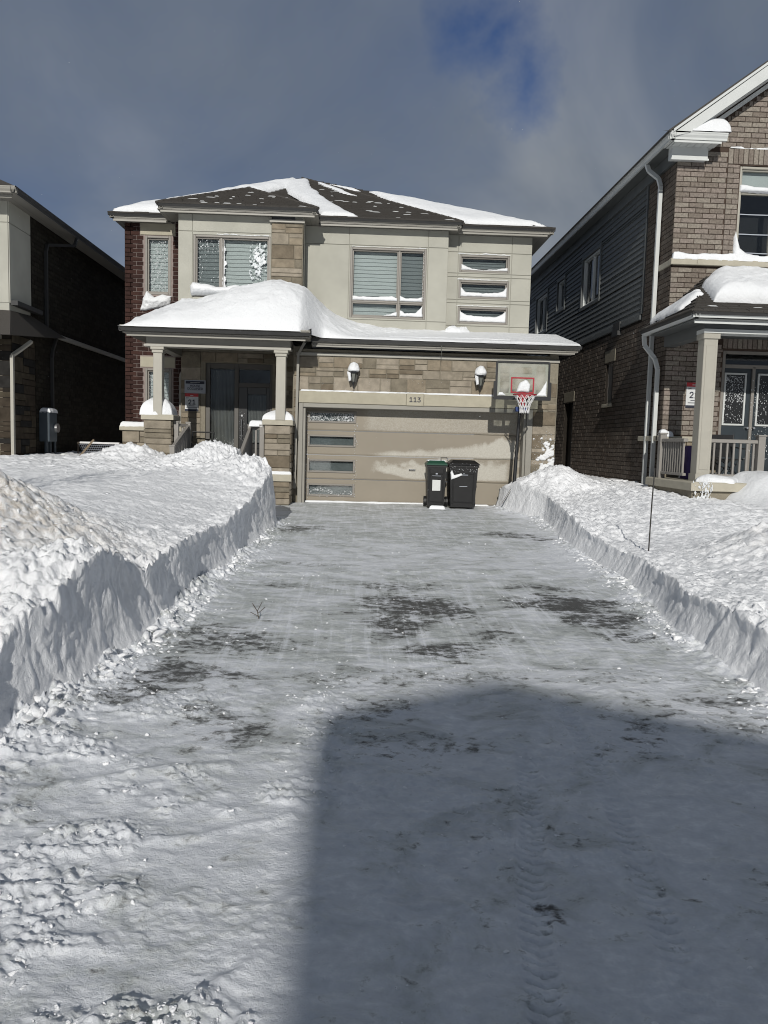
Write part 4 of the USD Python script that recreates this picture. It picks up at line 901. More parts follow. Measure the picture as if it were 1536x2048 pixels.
# porch floor and steps
H.part('porch_floor', MB().box(-4.6, -1.45, 16.42, 18.1, .2, .55), M['cap'])
for k in range(3): H.part('step', MB().box(-3.55, -2.3, 15.0 + .42 * k, 15.45 + .42 * k + .003 * k, -.1, .14 * (k + 1)), M['cap'])
# entrance: side light, door with glass, transom
FP = front(YP + .06)
ent = H.group_node('entrance')
m2 = MB()
for q in ((-3.56, -3.46, .55, 3.05), (-2.90, -2.80, .55, 3.05), (-2.08, -2.02, .55, 3.05), (-3.46, -2.90, 2.93, 3.05), (-2.80, -2.08, 2.93, 3.05), (-2.80, -2.08, 2.52, 2.62), (-3.46, -2.90, .55, .66)): m2.slab(FP, *q, -.1, .02, ch=.006)
H.part('door_frame', m2, M['shadeframe'], ent)
H.part('side_light', MB().slab(FP, -3.46, -2.90, .66, 2.93, -.03, -.022), M['glass'], ent)
H.part('transom_light', MB().slab(FP, -2.80, -2.08, 2.62, 2.93, -.03, -.022), M['glass'], ent)
m2 = MB()
for q in ((-2.80, -2.60, .55, 2.52), (-2.16, -2.08, .55, 2.52), (-2.60, -2.16, 2.36, 2.52), (-2.60, -2.16, .55, 1.22)): m2.slab(FP, *q, -.06, 0, ch=.006)
m2.slab(FP, -2.55, -2.2, .70, 1.12, -.01, .012, ch=.012)
H.part('door', m2, M['black_door'], ent); H.part('door_pane', MB().slab(FP, -2.60, -2.16, 1.22, 2.36, -.03, -.022), M['glass'], ent)
H.part('handle', MB().tube(FP.pts([(-2.72, 1.35, .06), (-2.72, 1.78, .06)]), .012).tube(FP.pts([(-2.72, 1.40, 0), (-2.72, 1.40, .06)]), .01).tube(FP.pts([(-2.72, 1.74, 0), (-2.72, 1.74, .06)]), .01).tube(FP.pts([(-2.72, 1.86, 0), (-2.72, 1.86, .03)]), .025), M['silver'], ent)
def pleats(F, u0, u1, v0, v1, d, n=26, amp=.02):
    u = np.linspace(u0, u1, n * 6); dd = d + amp * np.sin(u / (u1 - u0) * n * 6.283) * (.6 + .8 * noise(P3(u * 20, 0 * u), 5)); U, V_ = np.meshgrid(u, [v0, v1], indexing='ij'); D = np.repeat(dd[:, None], 2, 1)
    return F.pts(np.stack([U, V_, D], -1).reshape(-1, 3)), grid_faces(len(u), 2)
H.part('curtain', pleats(FP, -3.44, -2.92, .66, 2.9, -.10, 16), M['curtain'], ent, smooth=True); H.part('curtain', pleats(FP, -2.59, -2.17, 1.24, 2.34, -.08, 12), M['curtain'], ent, smooth=True)
H.part('room_wall', MB().slab(FP, -3.56, -2.02, .55, 3.05, -.5, -.48), M['dark'], ent)  # near-black sheet in place of the unlit hall
# railings beside the steps
def rail_run(parent_name, xa, xb, xn, posts):
    rl = H.group_node('railing')
    for (x, y, z0, z1) in posts:
        H.part('post', MB().box(x - .045, x + .045, y - .045, y + .045, z0, z1).box(x - .055, x + .055, y - .055, y + .055, z1 + .003, z1 + .025), M['rail'], rl)
    (x1, y1, _, z1), (x2, y2, _, z2), (x3, y3, _, z3) = posts
    H.part('top_rail', MB().bar((x1, y1, z1 - .05), (x2, y2, z2 - .05), .05, .06), M['rail'], rl); H.part('top_rail', MB().bar((x2, y2, z2 - .06), (x3, y3, z3 - .03), .06, .06), M['rail'], rl)
    H.part('bottom_rail', MB().bar((x1, y1, .66), (x2, y2, .66), .045, .05), M['rail'], rl); H.part('bottom_rail', MB().bar((x2, y2, .62), (x3, y3, .20), .045, .05), M['rail'], rl)
    xm = (x1 + x2) / 2; H.part('baluster', MB().box(xm - .018, xm + .018, (y1 + y2) / 2 - .018, (y1 + y2) / 2 + .018, .68, z1 - .08), M['rail'], rl)
    for k in range(1, 9):
        f_ = k / 9; y = y2 + (y3 - y2) * f_; x = x2 + (x3 - x2) * f_; zt_ = (z2 - .06) + ((z3 - .03) - (z2 - .06)) * f_
        H.part('baluster', MB().box(x - .018, x + .018, y - .02, y + .02, .64 - .42 * f_, zt_ - .02), M['rail'], rl)
rail_run('left', 0, 0, 0, [(-3.74, 16.05, .3, 1.62), (-3.56, 16.35, .3, 1.62), (-3.56, 14.95, -.1, 1.14)])
rail_run('right', 0, 0, 0, [(-1.99, 16.05, .3, 1.60), (-2.27, 16.30, .3, 1.60), (-2.27, 14.95, -.1, 1.02)])
# downspouts by the porch
H.part('downspout', rect_tube([(-4.05, 18.2, 3.3), (-4.08, 18.22, 2.9), (-4.16, 18.24, 2.75), (-4.16, 18.24, .4)], .06, .05), M['trim'])
H.part('downspout', rect_tube([(-1.16, 16.30, 3.36), (-1.30, 16.42, 3.12), (-1.34, 16.45, .3)], .05, .05), M['trim'])

# ------------------------------------------------------------------ the brick house on the right
R = Thing('brick_house', 'brown brick house on the right with white gable trim and grey side siding', 'house', (8, 18, .5))
def RP(*a, **k): return R.part(*a, **k)
XW, YF = 5.9, 14.9
FR, FL = front(YF), faceleft(XW)
gable = Polygon([(5.9, 7.08), (9.55, 9.75), (13.2, 7.08)])
wf = MB()
UPW = (7.12, 8.5, 4.99, 6.74); DRW = (7.02, 8.2, .8, 3.28)
for q in cells((5.9, 13.2, -.3, 7.08), [UPW, DRW]): wf.slab(FR, *q, -.2, 0)
wf.prism(FR, gable, -.2, 0)
rw = RP('wall', wf, M['mortar_brown'])
SW = [(18.0, 18.5, 2.38, 3.36), (21.25, 22.1, .3, 2.6)]
SU = [(19.35, 20.85, 5.05, 6.30), (22.65, 23.45, 5.40, 6.24), (24.7, 26.2, 5.06, 6.24)]
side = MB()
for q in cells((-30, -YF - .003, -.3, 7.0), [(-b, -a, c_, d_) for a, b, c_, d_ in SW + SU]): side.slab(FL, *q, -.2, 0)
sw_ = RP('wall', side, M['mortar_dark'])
BL, BH, BJ = .272, .095, .013
fb = bricks(FR, (5.90, 6.86, 4.98, 6.98), [], BL, BH, BJ, seed=1) + bricks(FR, (6.875, 7.10, 4.98, 6.74), [], .23, BH, BJ, seed=2)
fb += bricks(FR, (5.90, 8.4, 3.3, 4.83), [], BL, BH, BJ, seed=3) + bricks(FR, (5.90, 7.0, 1.63, 3.29), [], BL, BH, BJ, seed=4)
fb += bricks(FR, (6.2, 8.6, 7.06, 9.2), [], BL, BH, BJ, poly=Polygon([(5.95, 7.0), (9.55, 9.62), (13.1, 7.0)]), seed=6)
fb = [b for b in fb if not (b[3] < 3.3 and b[1] > 7.0)]
sold = [(FR, u, u + .085, 6.76, 7.045, -.02, .016) for u in np.arange(6.875, 8.5, .097)]
sold2 = [(FR, u, u + .085, 3.32, 3.60, -.02, .016) for u in np.arange(7.0, 8.2, .097)]
fb = [b for b in fb if not (b[2] > 6.99 and b[3] < 3.62 and b[4] > 3.31 and b[1] < 8.3)]
lay(R, 'brick', fb + sold, BRICK_TAN, rw, 300, 'brickwork', 7, ch=.004)
lay(R, 'soldier_brick', sold2, BRICK_TAN, rw, 300, 'brickwork', 8, ch=.004)
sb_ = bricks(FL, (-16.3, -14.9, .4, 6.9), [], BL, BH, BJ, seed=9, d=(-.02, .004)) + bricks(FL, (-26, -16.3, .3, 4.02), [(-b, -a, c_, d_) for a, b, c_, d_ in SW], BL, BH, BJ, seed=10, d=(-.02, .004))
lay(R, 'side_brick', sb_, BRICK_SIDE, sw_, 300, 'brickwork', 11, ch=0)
# belt course and its return
RP('belt_stone', MB().slab(FR, 5.86, 6.36, 4.85, 4.965, -.02, .09, ch=.008), M['cap']); RP('belt_stone', MB().slab(FR, 6.363, 9, 4.85, 4.965, -.02, .09, ch=.008), M['cap'])
RP('belt_stone', MB().slab(FL, -15.45, -14.84, 4.85, 4.96, -.02, .035, ch=.008), M['cap'])
RP('band', MB().slab(FL, -29, -16.32, 4.05, 4.15, -.02, .05, ch=.008), M['siding'])
RP('ledge', MB().slab(FL, -15.9, -14.85, 1.5, 1.6, -.02, .10, ch=.01), M['cap']); RP('ledge', MB().slab(FR, 5.8, 7.0, 1.5, 1.6, -.02, .10, ch=.01), M['cap'])
lay(R, 'stone', ashlar(front(YF - .06), (5.86, 7.0, .4, 1.495), 14, d=(-.1, .014)), STONE, rw, 100, 'stonework', 12, ch=.008)
# lap siding boards
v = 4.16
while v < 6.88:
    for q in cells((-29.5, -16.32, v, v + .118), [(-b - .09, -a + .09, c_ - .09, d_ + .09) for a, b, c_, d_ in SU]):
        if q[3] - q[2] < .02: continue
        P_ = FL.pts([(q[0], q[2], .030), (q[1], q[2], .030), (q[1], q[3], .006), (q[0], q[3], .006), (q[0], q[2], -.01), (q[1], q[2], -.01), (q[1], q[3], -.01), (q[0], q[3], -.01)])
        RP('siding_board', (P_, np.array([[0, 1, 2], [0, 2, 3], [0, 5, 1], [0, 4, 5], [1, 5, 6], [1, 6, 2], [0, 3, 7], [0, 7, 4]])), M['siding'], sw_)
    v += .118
RP('corner_board', MB().slab(FL, -16.32, -16.26, 4.16, 6.9, -.02, .035), M['siding'])
for a, b, c_, d_ in SU:
    m2 = MB()
    for q in ((-b - .085, -a + .085, d_, d_ + .085), (-b - .085, -a + .085, c_ - .085, c_), (-b - .085, -b, c_, d_), (-a, -a + .085, c_, d_)): m2.slab(FL, *q, -.02, .045, ch=.006)
    RP('window_casing', m2, M['siding']); window(R, FL, -b, -a, c_, d_, mull=[-(a + b) / 2] if b - a > 1 else (), blind=None, fm=M['white'], recess=.06)
a, b, c_, d_ = SW[0]; window(R, FL, -b, -a, c_, d_, blind=None, fm=M['winframe'], recess=.10)
RP('sill', MB().slab(FL, -b - .05, -a + .05, c_ - .07, c_, -.1, .06, ch=.008), M['cap']); RP('lintel', MB().slab(FL, -b - .12, -a + .12, d_ + .003, d_ + .28, -.05, .016, ch=.006), M['mortar_tan'])
a, b, c_, d_ = SW[1]
RP('side_door', MB().slab(FL, -b, -a, c_, d_, -.16, -.12), M['black_door']); RP('lintel', MB().slab(FL, -b - .1, -a + .1, d_ + .003, d_ + .28, -.05, .016, ch=.006), M['mortar_tan'])
RP('door_sill', MB().slab(FL, -b - .2, -a + .4, .33, .42, 0, .35, ch=.01), M['cap'])
RP('vent', MB().slab(FL, -18.0, -17.55, 4.03 - .02, 4.2, -.02, .06).slab(FL, -17.98, -17.57, 3.9, 4.0, 0, .09), M['flash'])
# gable trim and roof
def gline(x, o): return 7.06 + (x - 5.55) * .731 + o
rr_ = MB().prism(front(14.42), Polygon([(5.52, gline(5.52, .06)), (9.55, gline(9.55, .06)), (13.58, gline(5.52, .06)), (13.58, gline(5.52, .10)), (9.55, gline(9.55, .115)), (5.52, gline(5.52, .10))]), -16, .03)
rfp = RP('roof', rr_, M['shingle'])
RP('rake_board', MB().prism(front(14.40), Polygon([(5.62, gline(5.62, -.02)), (9.55, gline(9.55, .05)), (13.5, gline(5.62, -.02)), (13.2, gline(5.6, -.19)), (9.55, gline(9.55, -.24)), (5.9, gline(5.9, -.22)), (5.62, gline(5.62, -.08))]), -.03, 0), M['white'])
RP('rake_board', MB().prism(front(14.40), Polygon([(9.55, gline(9.55, .055)), (5.6, gline(5.6, .0)), (5.6, gline(5.6, .055)), (9.55, gline(9.55, .10))]), -.02, .02), M['white'])
RP('rake_soffit', MB().prism(front(14.44), Polygon([(5.9, gline(5.9, -.23)), (9.55, gline(9.55, -.25)), (9.55, gline(9.55, -.23)), (5.9, gline(5.9, -.21))]), -.46, 0), M['white'])
RP('rake_frieze', MB().prism(FR, Polygon([(6.05, gline(6.05, -.36)), (9.55, gline(9.55, -.36)), (9.55, gline(9.55, -.27)), (6.05, gline(6.05, -.27))]), 0, .03), M['white'])
# eave return box with its gutter
RP('eave_return', MB().box(5.66, 6.50, 14.46, 14.89, 6.98, 7.0).box(5.72, 6.40, 14.72, 14.895, 6.76, 6.98), M['white'])
sl = MB()
for k in range(6): sl.box(5.70 + .135 * k, 5.825 + .135 * k, 14.46, 14.72, 6.962, 6.975)
RP('soffit', sl, M['white'])
RP('frieze', MB().box(5.70, 6.41, 14.69, 14.72, 6.725, 6.758).box(5.64, 6.52, 14.44, 14.46, 6.94, 6.975), M['white'])
gutter(R, (5.55, 14.4, 7.12), (6.62, 14.4, 7.12), M['white'], (0, -1, 0), .13); gutter(R, (5.55, 14.4, 7.12), (5.55, 29.8, 7.12), M['white'], (-1, 0, 0), .13)
RP('return_roof', MB().add([(5.58, 14.45, 7.12), (6.58, 14.45, 7.12), (6.5, 14.9, 7.32), (5.58, 14.9, 7.32)], [[0, 1, 2], [0, 2, 3]]), M['shingle'])
RP('soffit', MB().box(5.62, 5.898, 14.9, 29.8, 6.98, 7.0).box(5.84, 5.897, 14.9, 29.8, 6.76, 6.975), M['siding'])
# upstairs window with a small upper light
window(R, FR, *UPW, trans=[6.28], mull=[7.85], blind=None, fm=M['col'], recess=.08)
m2 = MB()
for z in (5.15, 5.50, 5.87): m2.slab(FR, 7.17, 8.45, z - .009, z + .009, -.104, -.095)
RP('glazing_bar', m2, M['signgrey'])
RP('window_shade', MB().slab(FR, 7.16, 8.46, 6.30, 6.70, -.18, -.17), M['blind'])
# porch roof, beam, column
ZP = 3.63
PR = []
def rroof(pts, m_, tiles, seed):
    F = plane(pts[0], pts[1], pts[-1]); poly = Polygon([uv(F, p) for p in pts]).buffer(0); r_ = RP('porch_roof', MB().prism(F, poly, -.06, 0), m_)
    if tiles:
        s_, sn = shingle_plane(F, poly, seed); RP('shingles', s_, M['shingle'], r_, kind='stuff')
        if sn.v: DUST.add(*sn.get())
    return F, poly
hy = YF; hz = ZP + .48 * (hy - 12.78); hx = 5.48 + (hz - ZP) / .92
Ff, Pf = rroof([(5.48, 12.78, ZP), (11.5, 12.78, ZP), (11.5, hy, hz), (hx, hy, hz)], M['flash'], True, 51)
Fs, Ps = rroof([(5.48, hy + .35, ZP), (5.48, 12.78, ZP), (hx, hy, hz)], M['flash'], True, 52)
gutter(R, (5.5, 12.8, ZP + .03), (11.5, 12.8, ZP + .03), M['white'], (0, -1, 0), .125); gutter(R, (5.5, 12.8, ZP + .03), (5.5, 15.25, ZP + .03), M['white'], (-1, 0, 0), .125)
RP('porch_ceiling', MB().box(5.56, 11.5, 12.86, 14.88, 3.50, 3.52), M['siding'])
RP('soffit_edge', MB().box(5.56, 11.4, 12.90, 12.92, 3.45, 3.50), M['white'])
RP('beam', MB().box(5.84, 11.4, 13.14, 13.40, 3.40, 3.50), M['siding']); RP('beam', MB().box(5.84, 6.05, 13.403, 14.88, 3.30, 3.50), M['siding'])
RP('beam_trim', MB().box(5.83, 11.4, 13.12, 13.42, 3.33, 3.397), M['white'])
c_ = RP('column', MB().slab(front(13.16), 5.86, 6.10, .8, 3.25, -.24, 0, ch=.006).slab(front(13.16), 5.90, 6.06, 1.0, 3.12, -.005, .008, ch=.004), M['col'])
RP('capital', MB().slab(front(13.13), 5.835, 6.125, 3.235, 3.327, -.29, .0, ch=.008), M['col'], c_); RP('column_base', MB().slab(front(13.14), 5.84, 6.12, .8, .93, -.28, .0, ch=.008), M['col'], c_)
# deck, railings
RP('porch_floor', MB().slab(flat(.80), 5.63, 9.5, 12.8, 14.88, -.15, 0, ch=.02), M['cap']); RP('foundation', MB().box(5.68, 9.4, 12.88, 14.86, -.3, .645), M['mortar_tan'])
rl = R.group_node('railing')
RP('top_rail', MB().slab(flat(1.54), 6.12, 6.96, 13.25, 13.33, -.06, 0, ch=.012), M['rail'], rl); RP('bottom_rail', MB().slab(flat(.93), 6.12, 6.96, 13.26, 13.32, -.05, 0, ch=.008), M['rail'], rl)
for k in range(7): RP('baluster', MB().box(6.205 + .117 * k - .016, 6.205 + .117 * k + .016, 13.274, 13.306, .93, 1.48), M['rail'], rl)
RP('post', MB().box(6.96, 7.08, 13.22, 13.34, .8, 1.60).box(6.945, 7.095, 13.205, 13.355, 1.603, 1.63), M['rail'], rl)
rl = R.group_node('railing')
RP('top_rail', MB().slab(flat(1.54), 5.72, 5.80, 13.42, 14.42, -.06, 0, ch=.012), M['rail'], rl); RP('bottom_rail', MB().slab(flat(.93), 5.73, 5.79, 13.42, 14.42, -.05, 0, ch=.008), M['rail'], rl)
for k in range(9): RP('baluster', MB().box(5.744, 5.776, 13.50 + .105 * k - .016, 13.50 + .105 * k + .016, .93, 1.48), M['rail'], rl)
RP('post', MB().box(5.70, 5.82, 14.42, 14.54, .8, 1.62).box(5.685, 5.835, 14.405, 14.555, 1.623, 1.65), M['rail'], rl)
# entrance doors: dark blue leaves with white-framed glass, transom above
FE = front(YF + .05)
m2 = MB()
for q in ((7.02, 7.09, .8, 3.28), (7.64, 7.70, .8, 2.98), (7.09, 8.2, 2.95, 3.02), (7.09, 8.2, 3.22, 3.28)): m2.slab(FE, *q, -.1, .02, ch=.006)
RP('door_frame', m2, M['winframe']); RP('transom_light', MB().slab(FE, 7.09, 8.2, 3.02, 3.22, -.04, -.03), M['glass'])
for x0, x1 in ((7.09, 7.64), (7.70, 8.2)):
    d_ = RP('door', MB().slab(FE, x0, x1, .8, 2.95, -.08, -.02), M['navy_door'])
    m3 = MB(); a, b = x0 + .01, x1 - .10
    if x0 > 7.5: a, b = x0 + .06, x1
    for q in ((a, a + .035, 1.84, 2.86), (b - .035, b, 1.84, 2.86), (a + .035, b - .035, 1.84, 1.875), (a + .035, b - .035, 2.825, 2.86)): m3.slab(FE, *q, -.02, .01, ch=.005)
    RP('light_frame', m3, M['white'], d_); RP('pane', MB().slab(FE, a + .035, b - .035, 1.875, 2.825, -.019, -.012), M['black_door'], d_)
    RP('handle', MB().tube(FE.pts([((x1 - .04) if x0 < 7.5 else x0 + .03, 1.80, -.02), ((x1 - .04) if x0 < 7.5 else x0 + .03, 1.80, .05)]), .022), M['silver'], d_)
RP('room_wall', MB().slab(FE, 7.02, 8.3, .8, 3.28, -.3, -.28), M['dark'])  # black sheet standing in for the darkness indoors
# white downspouts on the corner
RP('downspout', rect_tube([(5.62, 15.75, 7.0), (5.66, 15.72, 6.86), (5.80, 15.55, 6.66), (5.83, 15.5, 6.5), (5.83, 15.5, .3)], .075, .06), M['white'])
RP('downspout', rect_tube([(5.56, 15.2, 3.55), (5.58, 15.2, 3.36), (5.76, 15.1, 3.10), (5.82, 15.08, 2.9), (5.82, 15.08, .3)], .075, .06), M['white'])

# ------------------------------------------------------------------ the dark-sided house on the left
Lh = Thing('neighbour_house', 'house at the left edge with cream stucco front and brick side in deep shade', 'house', (-9, 19, .5))
def LP(*a, **k): return Lh.part(*a, **k)
XL = -7.0; FS = faceright(XL)
LP('stucco_wall', MB().box(-12, -7.02, 15.9, 16.9, 3.55, 5.88), M['stucco']); 
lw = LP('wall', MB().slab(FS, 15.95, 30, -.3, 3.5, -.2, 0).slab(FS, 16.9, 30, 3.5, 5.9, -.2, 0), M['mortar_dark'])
for q in ((15.905, 16.895, 5.46, 5.87), (15.905, 16.895, 3.9, 5.445)): LP('stucco_panel', MB().slab(faceright(-7.017), *q, -.0, .017), M['stucco'])
for q in ((-9, -7.02, 5.46, 5.87), (-9, -7.02, 3.9, 5.445)): LP('stucco_panel', MB().slab(front(15.9), *q, 0, .016), M['stucco'])
LP('front_wall', MB().box(-12, -7.2, 15.96, 16.1, -.3, 3.5), M['mortar_tan'])
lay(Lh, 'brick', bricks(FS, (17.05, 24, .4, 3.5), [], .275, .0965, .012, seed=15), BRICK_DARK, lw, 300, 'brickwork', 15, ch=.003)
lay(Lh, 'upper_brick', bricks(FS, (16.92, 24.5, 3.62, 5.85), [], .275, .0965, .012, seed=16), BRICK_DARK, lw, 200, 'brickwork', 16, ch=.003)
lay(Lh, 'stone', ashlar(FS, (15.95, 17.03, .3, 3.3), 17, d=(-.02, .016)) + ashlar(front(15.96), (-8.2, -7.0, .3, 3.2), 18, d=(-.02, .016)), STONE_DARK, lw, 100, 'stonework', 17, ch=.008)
gutter(Lh, (-12, 15.3, 5.98), (-6.6, 15.3, 5.98), M['trim'], (0, -1, 0)); gutter(Lh, (-6.6, 30, 5.98), (-6.6, 15.3, 5.98), M['flash'], (1, 0, 0))
LP('soffit', MB().box(-12, -6.64, 15.34, 30, 5.86, 5.885), M['soffit']); LP('soffit_edge', MB().box(-12, -6.74, 15.45, 15.475, 5.80, 5.857), M['trim'])
lr = MB(); lr.hull([(-6.6, 15.3, 5.97), (-12, 15.3, 5.97), (-6.6, 30, 5.97), (-12, 30, 5.97), (-12, 20.5, 8.4), (-11, 20.5, 8.4), (-11, 25, 8.4), (-12, 25, 8.4)]); LP('roof', lr, M['shingle'])
LP('porch_roof', MB().hull([(-12, 15.3, 3.2), (-6.75, 15.3, 3.2), (-6.75, 18.2, 3.5), (-12, 18.2, 3.5), (-12, 15.9, 3.85), (-7.0, 15.9, 3.75), (-7.0, 16.9, 3.8), (-12, 16.9, 3.9)]), M['shingle'])
LP('ledge', MB().box(-7.0, -6.86, 15.92, 17.15, 3.86, 3.95), M['flash'])
gutter(Lh, (-12, 15.25, 3.24), (-6.95, 15.25, 3.24), M['trim'], (0, -1, 0)); LP('soffit_edge', MB().box(-12, -7.0, 15.36, 15.385, 3.04, 3.09), M['trim'])
LP('band', MB().slab(FS, 17.2, 26, 3.5, 3.6, -.01, .07, ch=.01), M['trim'])
LP('downspout', rect_tube([(-6.78, 16.35, 3.2), (-6.9, 16.1, 3.0), (-6.97, 15.88, 2.86), (-6.97, 15.86, .3)], .06, .07), M['col'])
LP('downspout', rect_tube([(-6.64, 18.6, 5.86), (-6.66, 18.5, 5.66), (-6.93, 17.62, 5.45), (-6.94, 17.56, 5.3), (-6.94, 17.55, 3.62)], .06, .06), M['flash']); LP('downspout', rect_tube([(-6.90, 18.0, 3.48), (-6.93, 17.85, 3.2), (-6.93, 17.8, 3.0), (-6.93, 17.8, .3)], .06, .06), M['flash'])
# ------------------------------------------------------------------ snow lying on the houses
def WP(x, z): return (x, z)
# deep drift on the porch and garage roof
CREST = [(-4.72, 3.50), (-4.55, 3.72), (-4.2, 4.02), (-3.75, 4.22), (-3.3, 4.28), (-2.7, 4.52), (-2.2, 4.66), (-1.75, 4.69), (-1.35, 4.60), (-1.0, 4.42), (-.6, 4.20), (-.1, 4.02), (.5, 3.95), (1.2, 3.93), (2.0, 3.90), (2.3, 3.90), (3.2, 3.86), (4.3, 3.72), (4.56, 3.50)]
xs = np.arange(-4.76, 4.6, .022); tt = np.linspace(0, 1, 90)
X_, T_ = np.meshgrid(xs, tt, indexing='ij'); blend = sstep(X_, -1.25, -.75)
y0 = 15.47 + (16.17 - 15.47) * blend; y1 = 17.36 + (18.06 - 17.36) * blend + .25 * sstep(X_, 1.9, 2.1)
Yq = y0 + (y1 - y0) * T_
crest = lerp(X_, CREST); g0 = 3.46 - .02 * blend
prof_p = np.sin(np.minimum(T_ * 1.12, 1) * math.pi / 2) ** .72; prof_g = T_ ** (1.25 - .75 * np.exp(-((X_ + .9) / .6) ** 2))
shape = prof_p * (1 - blend) + prof_g * blend
roofz = 3.43 + .234 * (Yq - 16.16)
lip_ = 0.05 * np.sqrt(np.clip(T_ / .05, 0, 1)) * np.where(X_ > 2.4, .6, 1)
Zq = g0 + (crest - g0) * shape + lip_
q = P3(X_, Yq)
Zq += (.10 * (fbm(q * 1.3, 3, 401) - .5) + .035 * (fbm(q * [1.6, 6, 1] + .3, 3, 407) - .5) + .05 * (fbm(q * [4, 5, 1], 4, 402) - .5) + .012 * (fbm(q * 16, 3, 406) - .5) + .05 * np.maximum(0, .5 - billow(q * [3.5, 3, 1], 2, 403)) * sstep(X_, -.6, -1.2)) * sstep(T_, 0, .2)
Zq = np.where(blend > .5, np.maximum(Zq, roofz + (.03 + .03 * fbm(q * 3, 3, 405)) * sstep(T_, 0, .05) * np.where((T_ > .16) & (T_ < .22) & (X_ > .6) & (X_ < 3.2), -.5, 1)), Zq)
endl = sstep(X_, -4.76, -4.5); Zq = g0 + (Zq - g0) * endl ** .5
# bare roof strip low on the right part of the garage roof
single('roof_drift', (np.stack([X_, Yq, Zq], -1).reshape(-1, 3), grid_faces(len(xs), len(tt))), M['snow'], 'deep wind-shaped snow drift burying the porch roof and thinning over the garage roof', 'snow', smooth=True)
def RU(F, *pts): return [uv(F, p) for p in pts]
def onp(F, x, y):
    """the plane point of F above plan position x, y, as (u, v)"""
    n_ = F.N; z = F.O[2] - (n_[0] * (x - F.O[0]) + n_[1] * (y - F.O[1])) / n_[2]; return uv(F, (x, y, z))
def roof_snow(label, F, plan, T, **k): snow_on('roof_snow', label, F, Polygon([onp(F, *p) for p in plan]).buffer(0), T, 'snow on the main roof', res=.05, **k)
roof_snow('long snow strip on the upper roof above the left brick corner', Fr, [(-5.68, 17.95), (-4.2, 17.97), (-3.0, 19.2), (-1.75, 21.2), (-1.85, 21.8)], .15, edge=.3, seed=1, rough=.4, wav=.05)
roof_snow('broad snow tongue in the valley between the small hip and the roof peak', Fm, [(-.95, 17.75), (-.1, 17.74), (-.62, 18.6), (-1.3, 20.4), (-1.58, 21.75), (-2.2, 21.5), (-1.9, 20.0), (-1.05, 18.3)], .10, edge=.25, seed=2, rough=.5, wav=.10)
roof_snow('narrow snow streak running down the bare shingles right of the peak', Fm, [(-1.35, 21.6), (-1.0, 20.8), (-.42, 20.0), (-.1, 19.8), (-.5, 20.5), (-1.0, 21.3)], .06, edge=.2, seed=3, rough=.5, wav=.10)
roof_snow('wide snow field along the right hip of the upper roof', Fr, [(1.95, 18.2), (2.35, 18.0), (4.25, 18.0), (2.9, 18.95), (1.0, 20.2), (.1, 20.75), (.75, 19.5)], .12, edge=.3, seed=4, rough=.4, wav=.06)
roof_snow('small snow patch near the top of the right hip', Fr, [(-.9, 21.35), (-.25, 20.95), (.0, 20.6), (-.35, 20.75), (-1.2, 21.5)], .07, edge=.2, seed=5, rough=.5, wav=.05)
roof_snow('thin snow on the far left slope of the upper roof', plane((-5.72, 30, zt), (-5.72, 17.92, zt), A), [(-5.6, 18.3), (-1.9, 22.2), (-1.9, 26), (-5.6, 26)], .10, edge=.3, seed=6)
single('roof_dusting', DUST, M['fleck'], 'thin snow slivers caught along the butts of the bare roof shingles', 'snow', kind='stuff')
# snow on the right house
snow_on('roof_snow', 'deep smooth snow on the porch roof of the brick house', Ff, Polygon([onp(Ff, *p) for p in [(6.05, 13.5), (6.0, 13.22), (9.9, 13.25), (9.9, 14.85), (6.7, 14.88), (6.2, 14.2)]]), .30, res=.04, edge=.35, seed=11, rough=.35, wav=.06, scale=2)
snow_on('roof_snow', 'snow strip along the shaded left slope of the brick house porch roof', Fs, Polygon([onp(Fs, *p) for p in [(5.56, 14.9), (5.60, 13.6), (5.95, 13.55), (6.1, 13.95), (5.78, 14.95)]]), .10, res=.03, edge=.15, seed=12, wav=.05)
mbr = flat(7.15)
snow_on('roof_snow', 'rounded snow lump overhanging the eave return of the brick house', mbr, [(5.95, 14.40), (6.66, 14.38), (6.70, 14.84), (5.85, 14.84)], .34, res=.03, edge=.30, seed=13, rough=.5, scale=2.2)
def sill(label, F, u0, u1, v, h, seed, depth=.10, d=0.0, T=.05, top=None):
    """snow heaped against the foot of a window"""
    r_ = np.random.default_rng(seed); us = np.linspace(u0, u1, 26); hh = h * (.45 + .9 * noise(P3(us * 3.1, 0 * us), seed)) if top is None else np.interp(us, *zip(*top))
    hh = hh + .012 * (noise(P3(us * 22, 0 * us), seed + 1) - .5)
    snow_on('window_snow', label, F, Polygon([(u0, v), (u1, v), *[(a, v + max(b, .012)) for a, b in zip(us[::-1], hh[::-1])]]).buffer(0), T, res=.015, edge=.05, seed=seed, rough=.4, d0=d)
FMs = front(YM); FRs = front(YR); FBs = front(YB); FLs = front(YL)
sill('snow at the foot of the large upper pane of the middle window', FMs, -.22, .82, 4.56, .10, 21, top=[(-.22, .10), (.3, .09), (.7, .12), (.82, .07)], d=-.05)
sill('snow at the foot of the tall narrow pane of the middle window', FMs, .86, 1.40, 4.56, .12, 22, top=[(.86, .15), (1.0, .08), (1.3, .09), (1.4, .13)], d=-.05)
sill('small snow heap in the lower left light of the middle window', FMs, .45, .82, 4.215, .1, 23, top=[(.45, .01), (.7, .07), (.82, .12)], d=-.05)
sill('snow heap in the lower right light of the middle window', FMs, .87, 1.41, 4.215, .1, 24, top=[(.87, .16), (1.0, .09), (1.25, .10), (1.33, .2), (1.41, .28)], d=-.05)
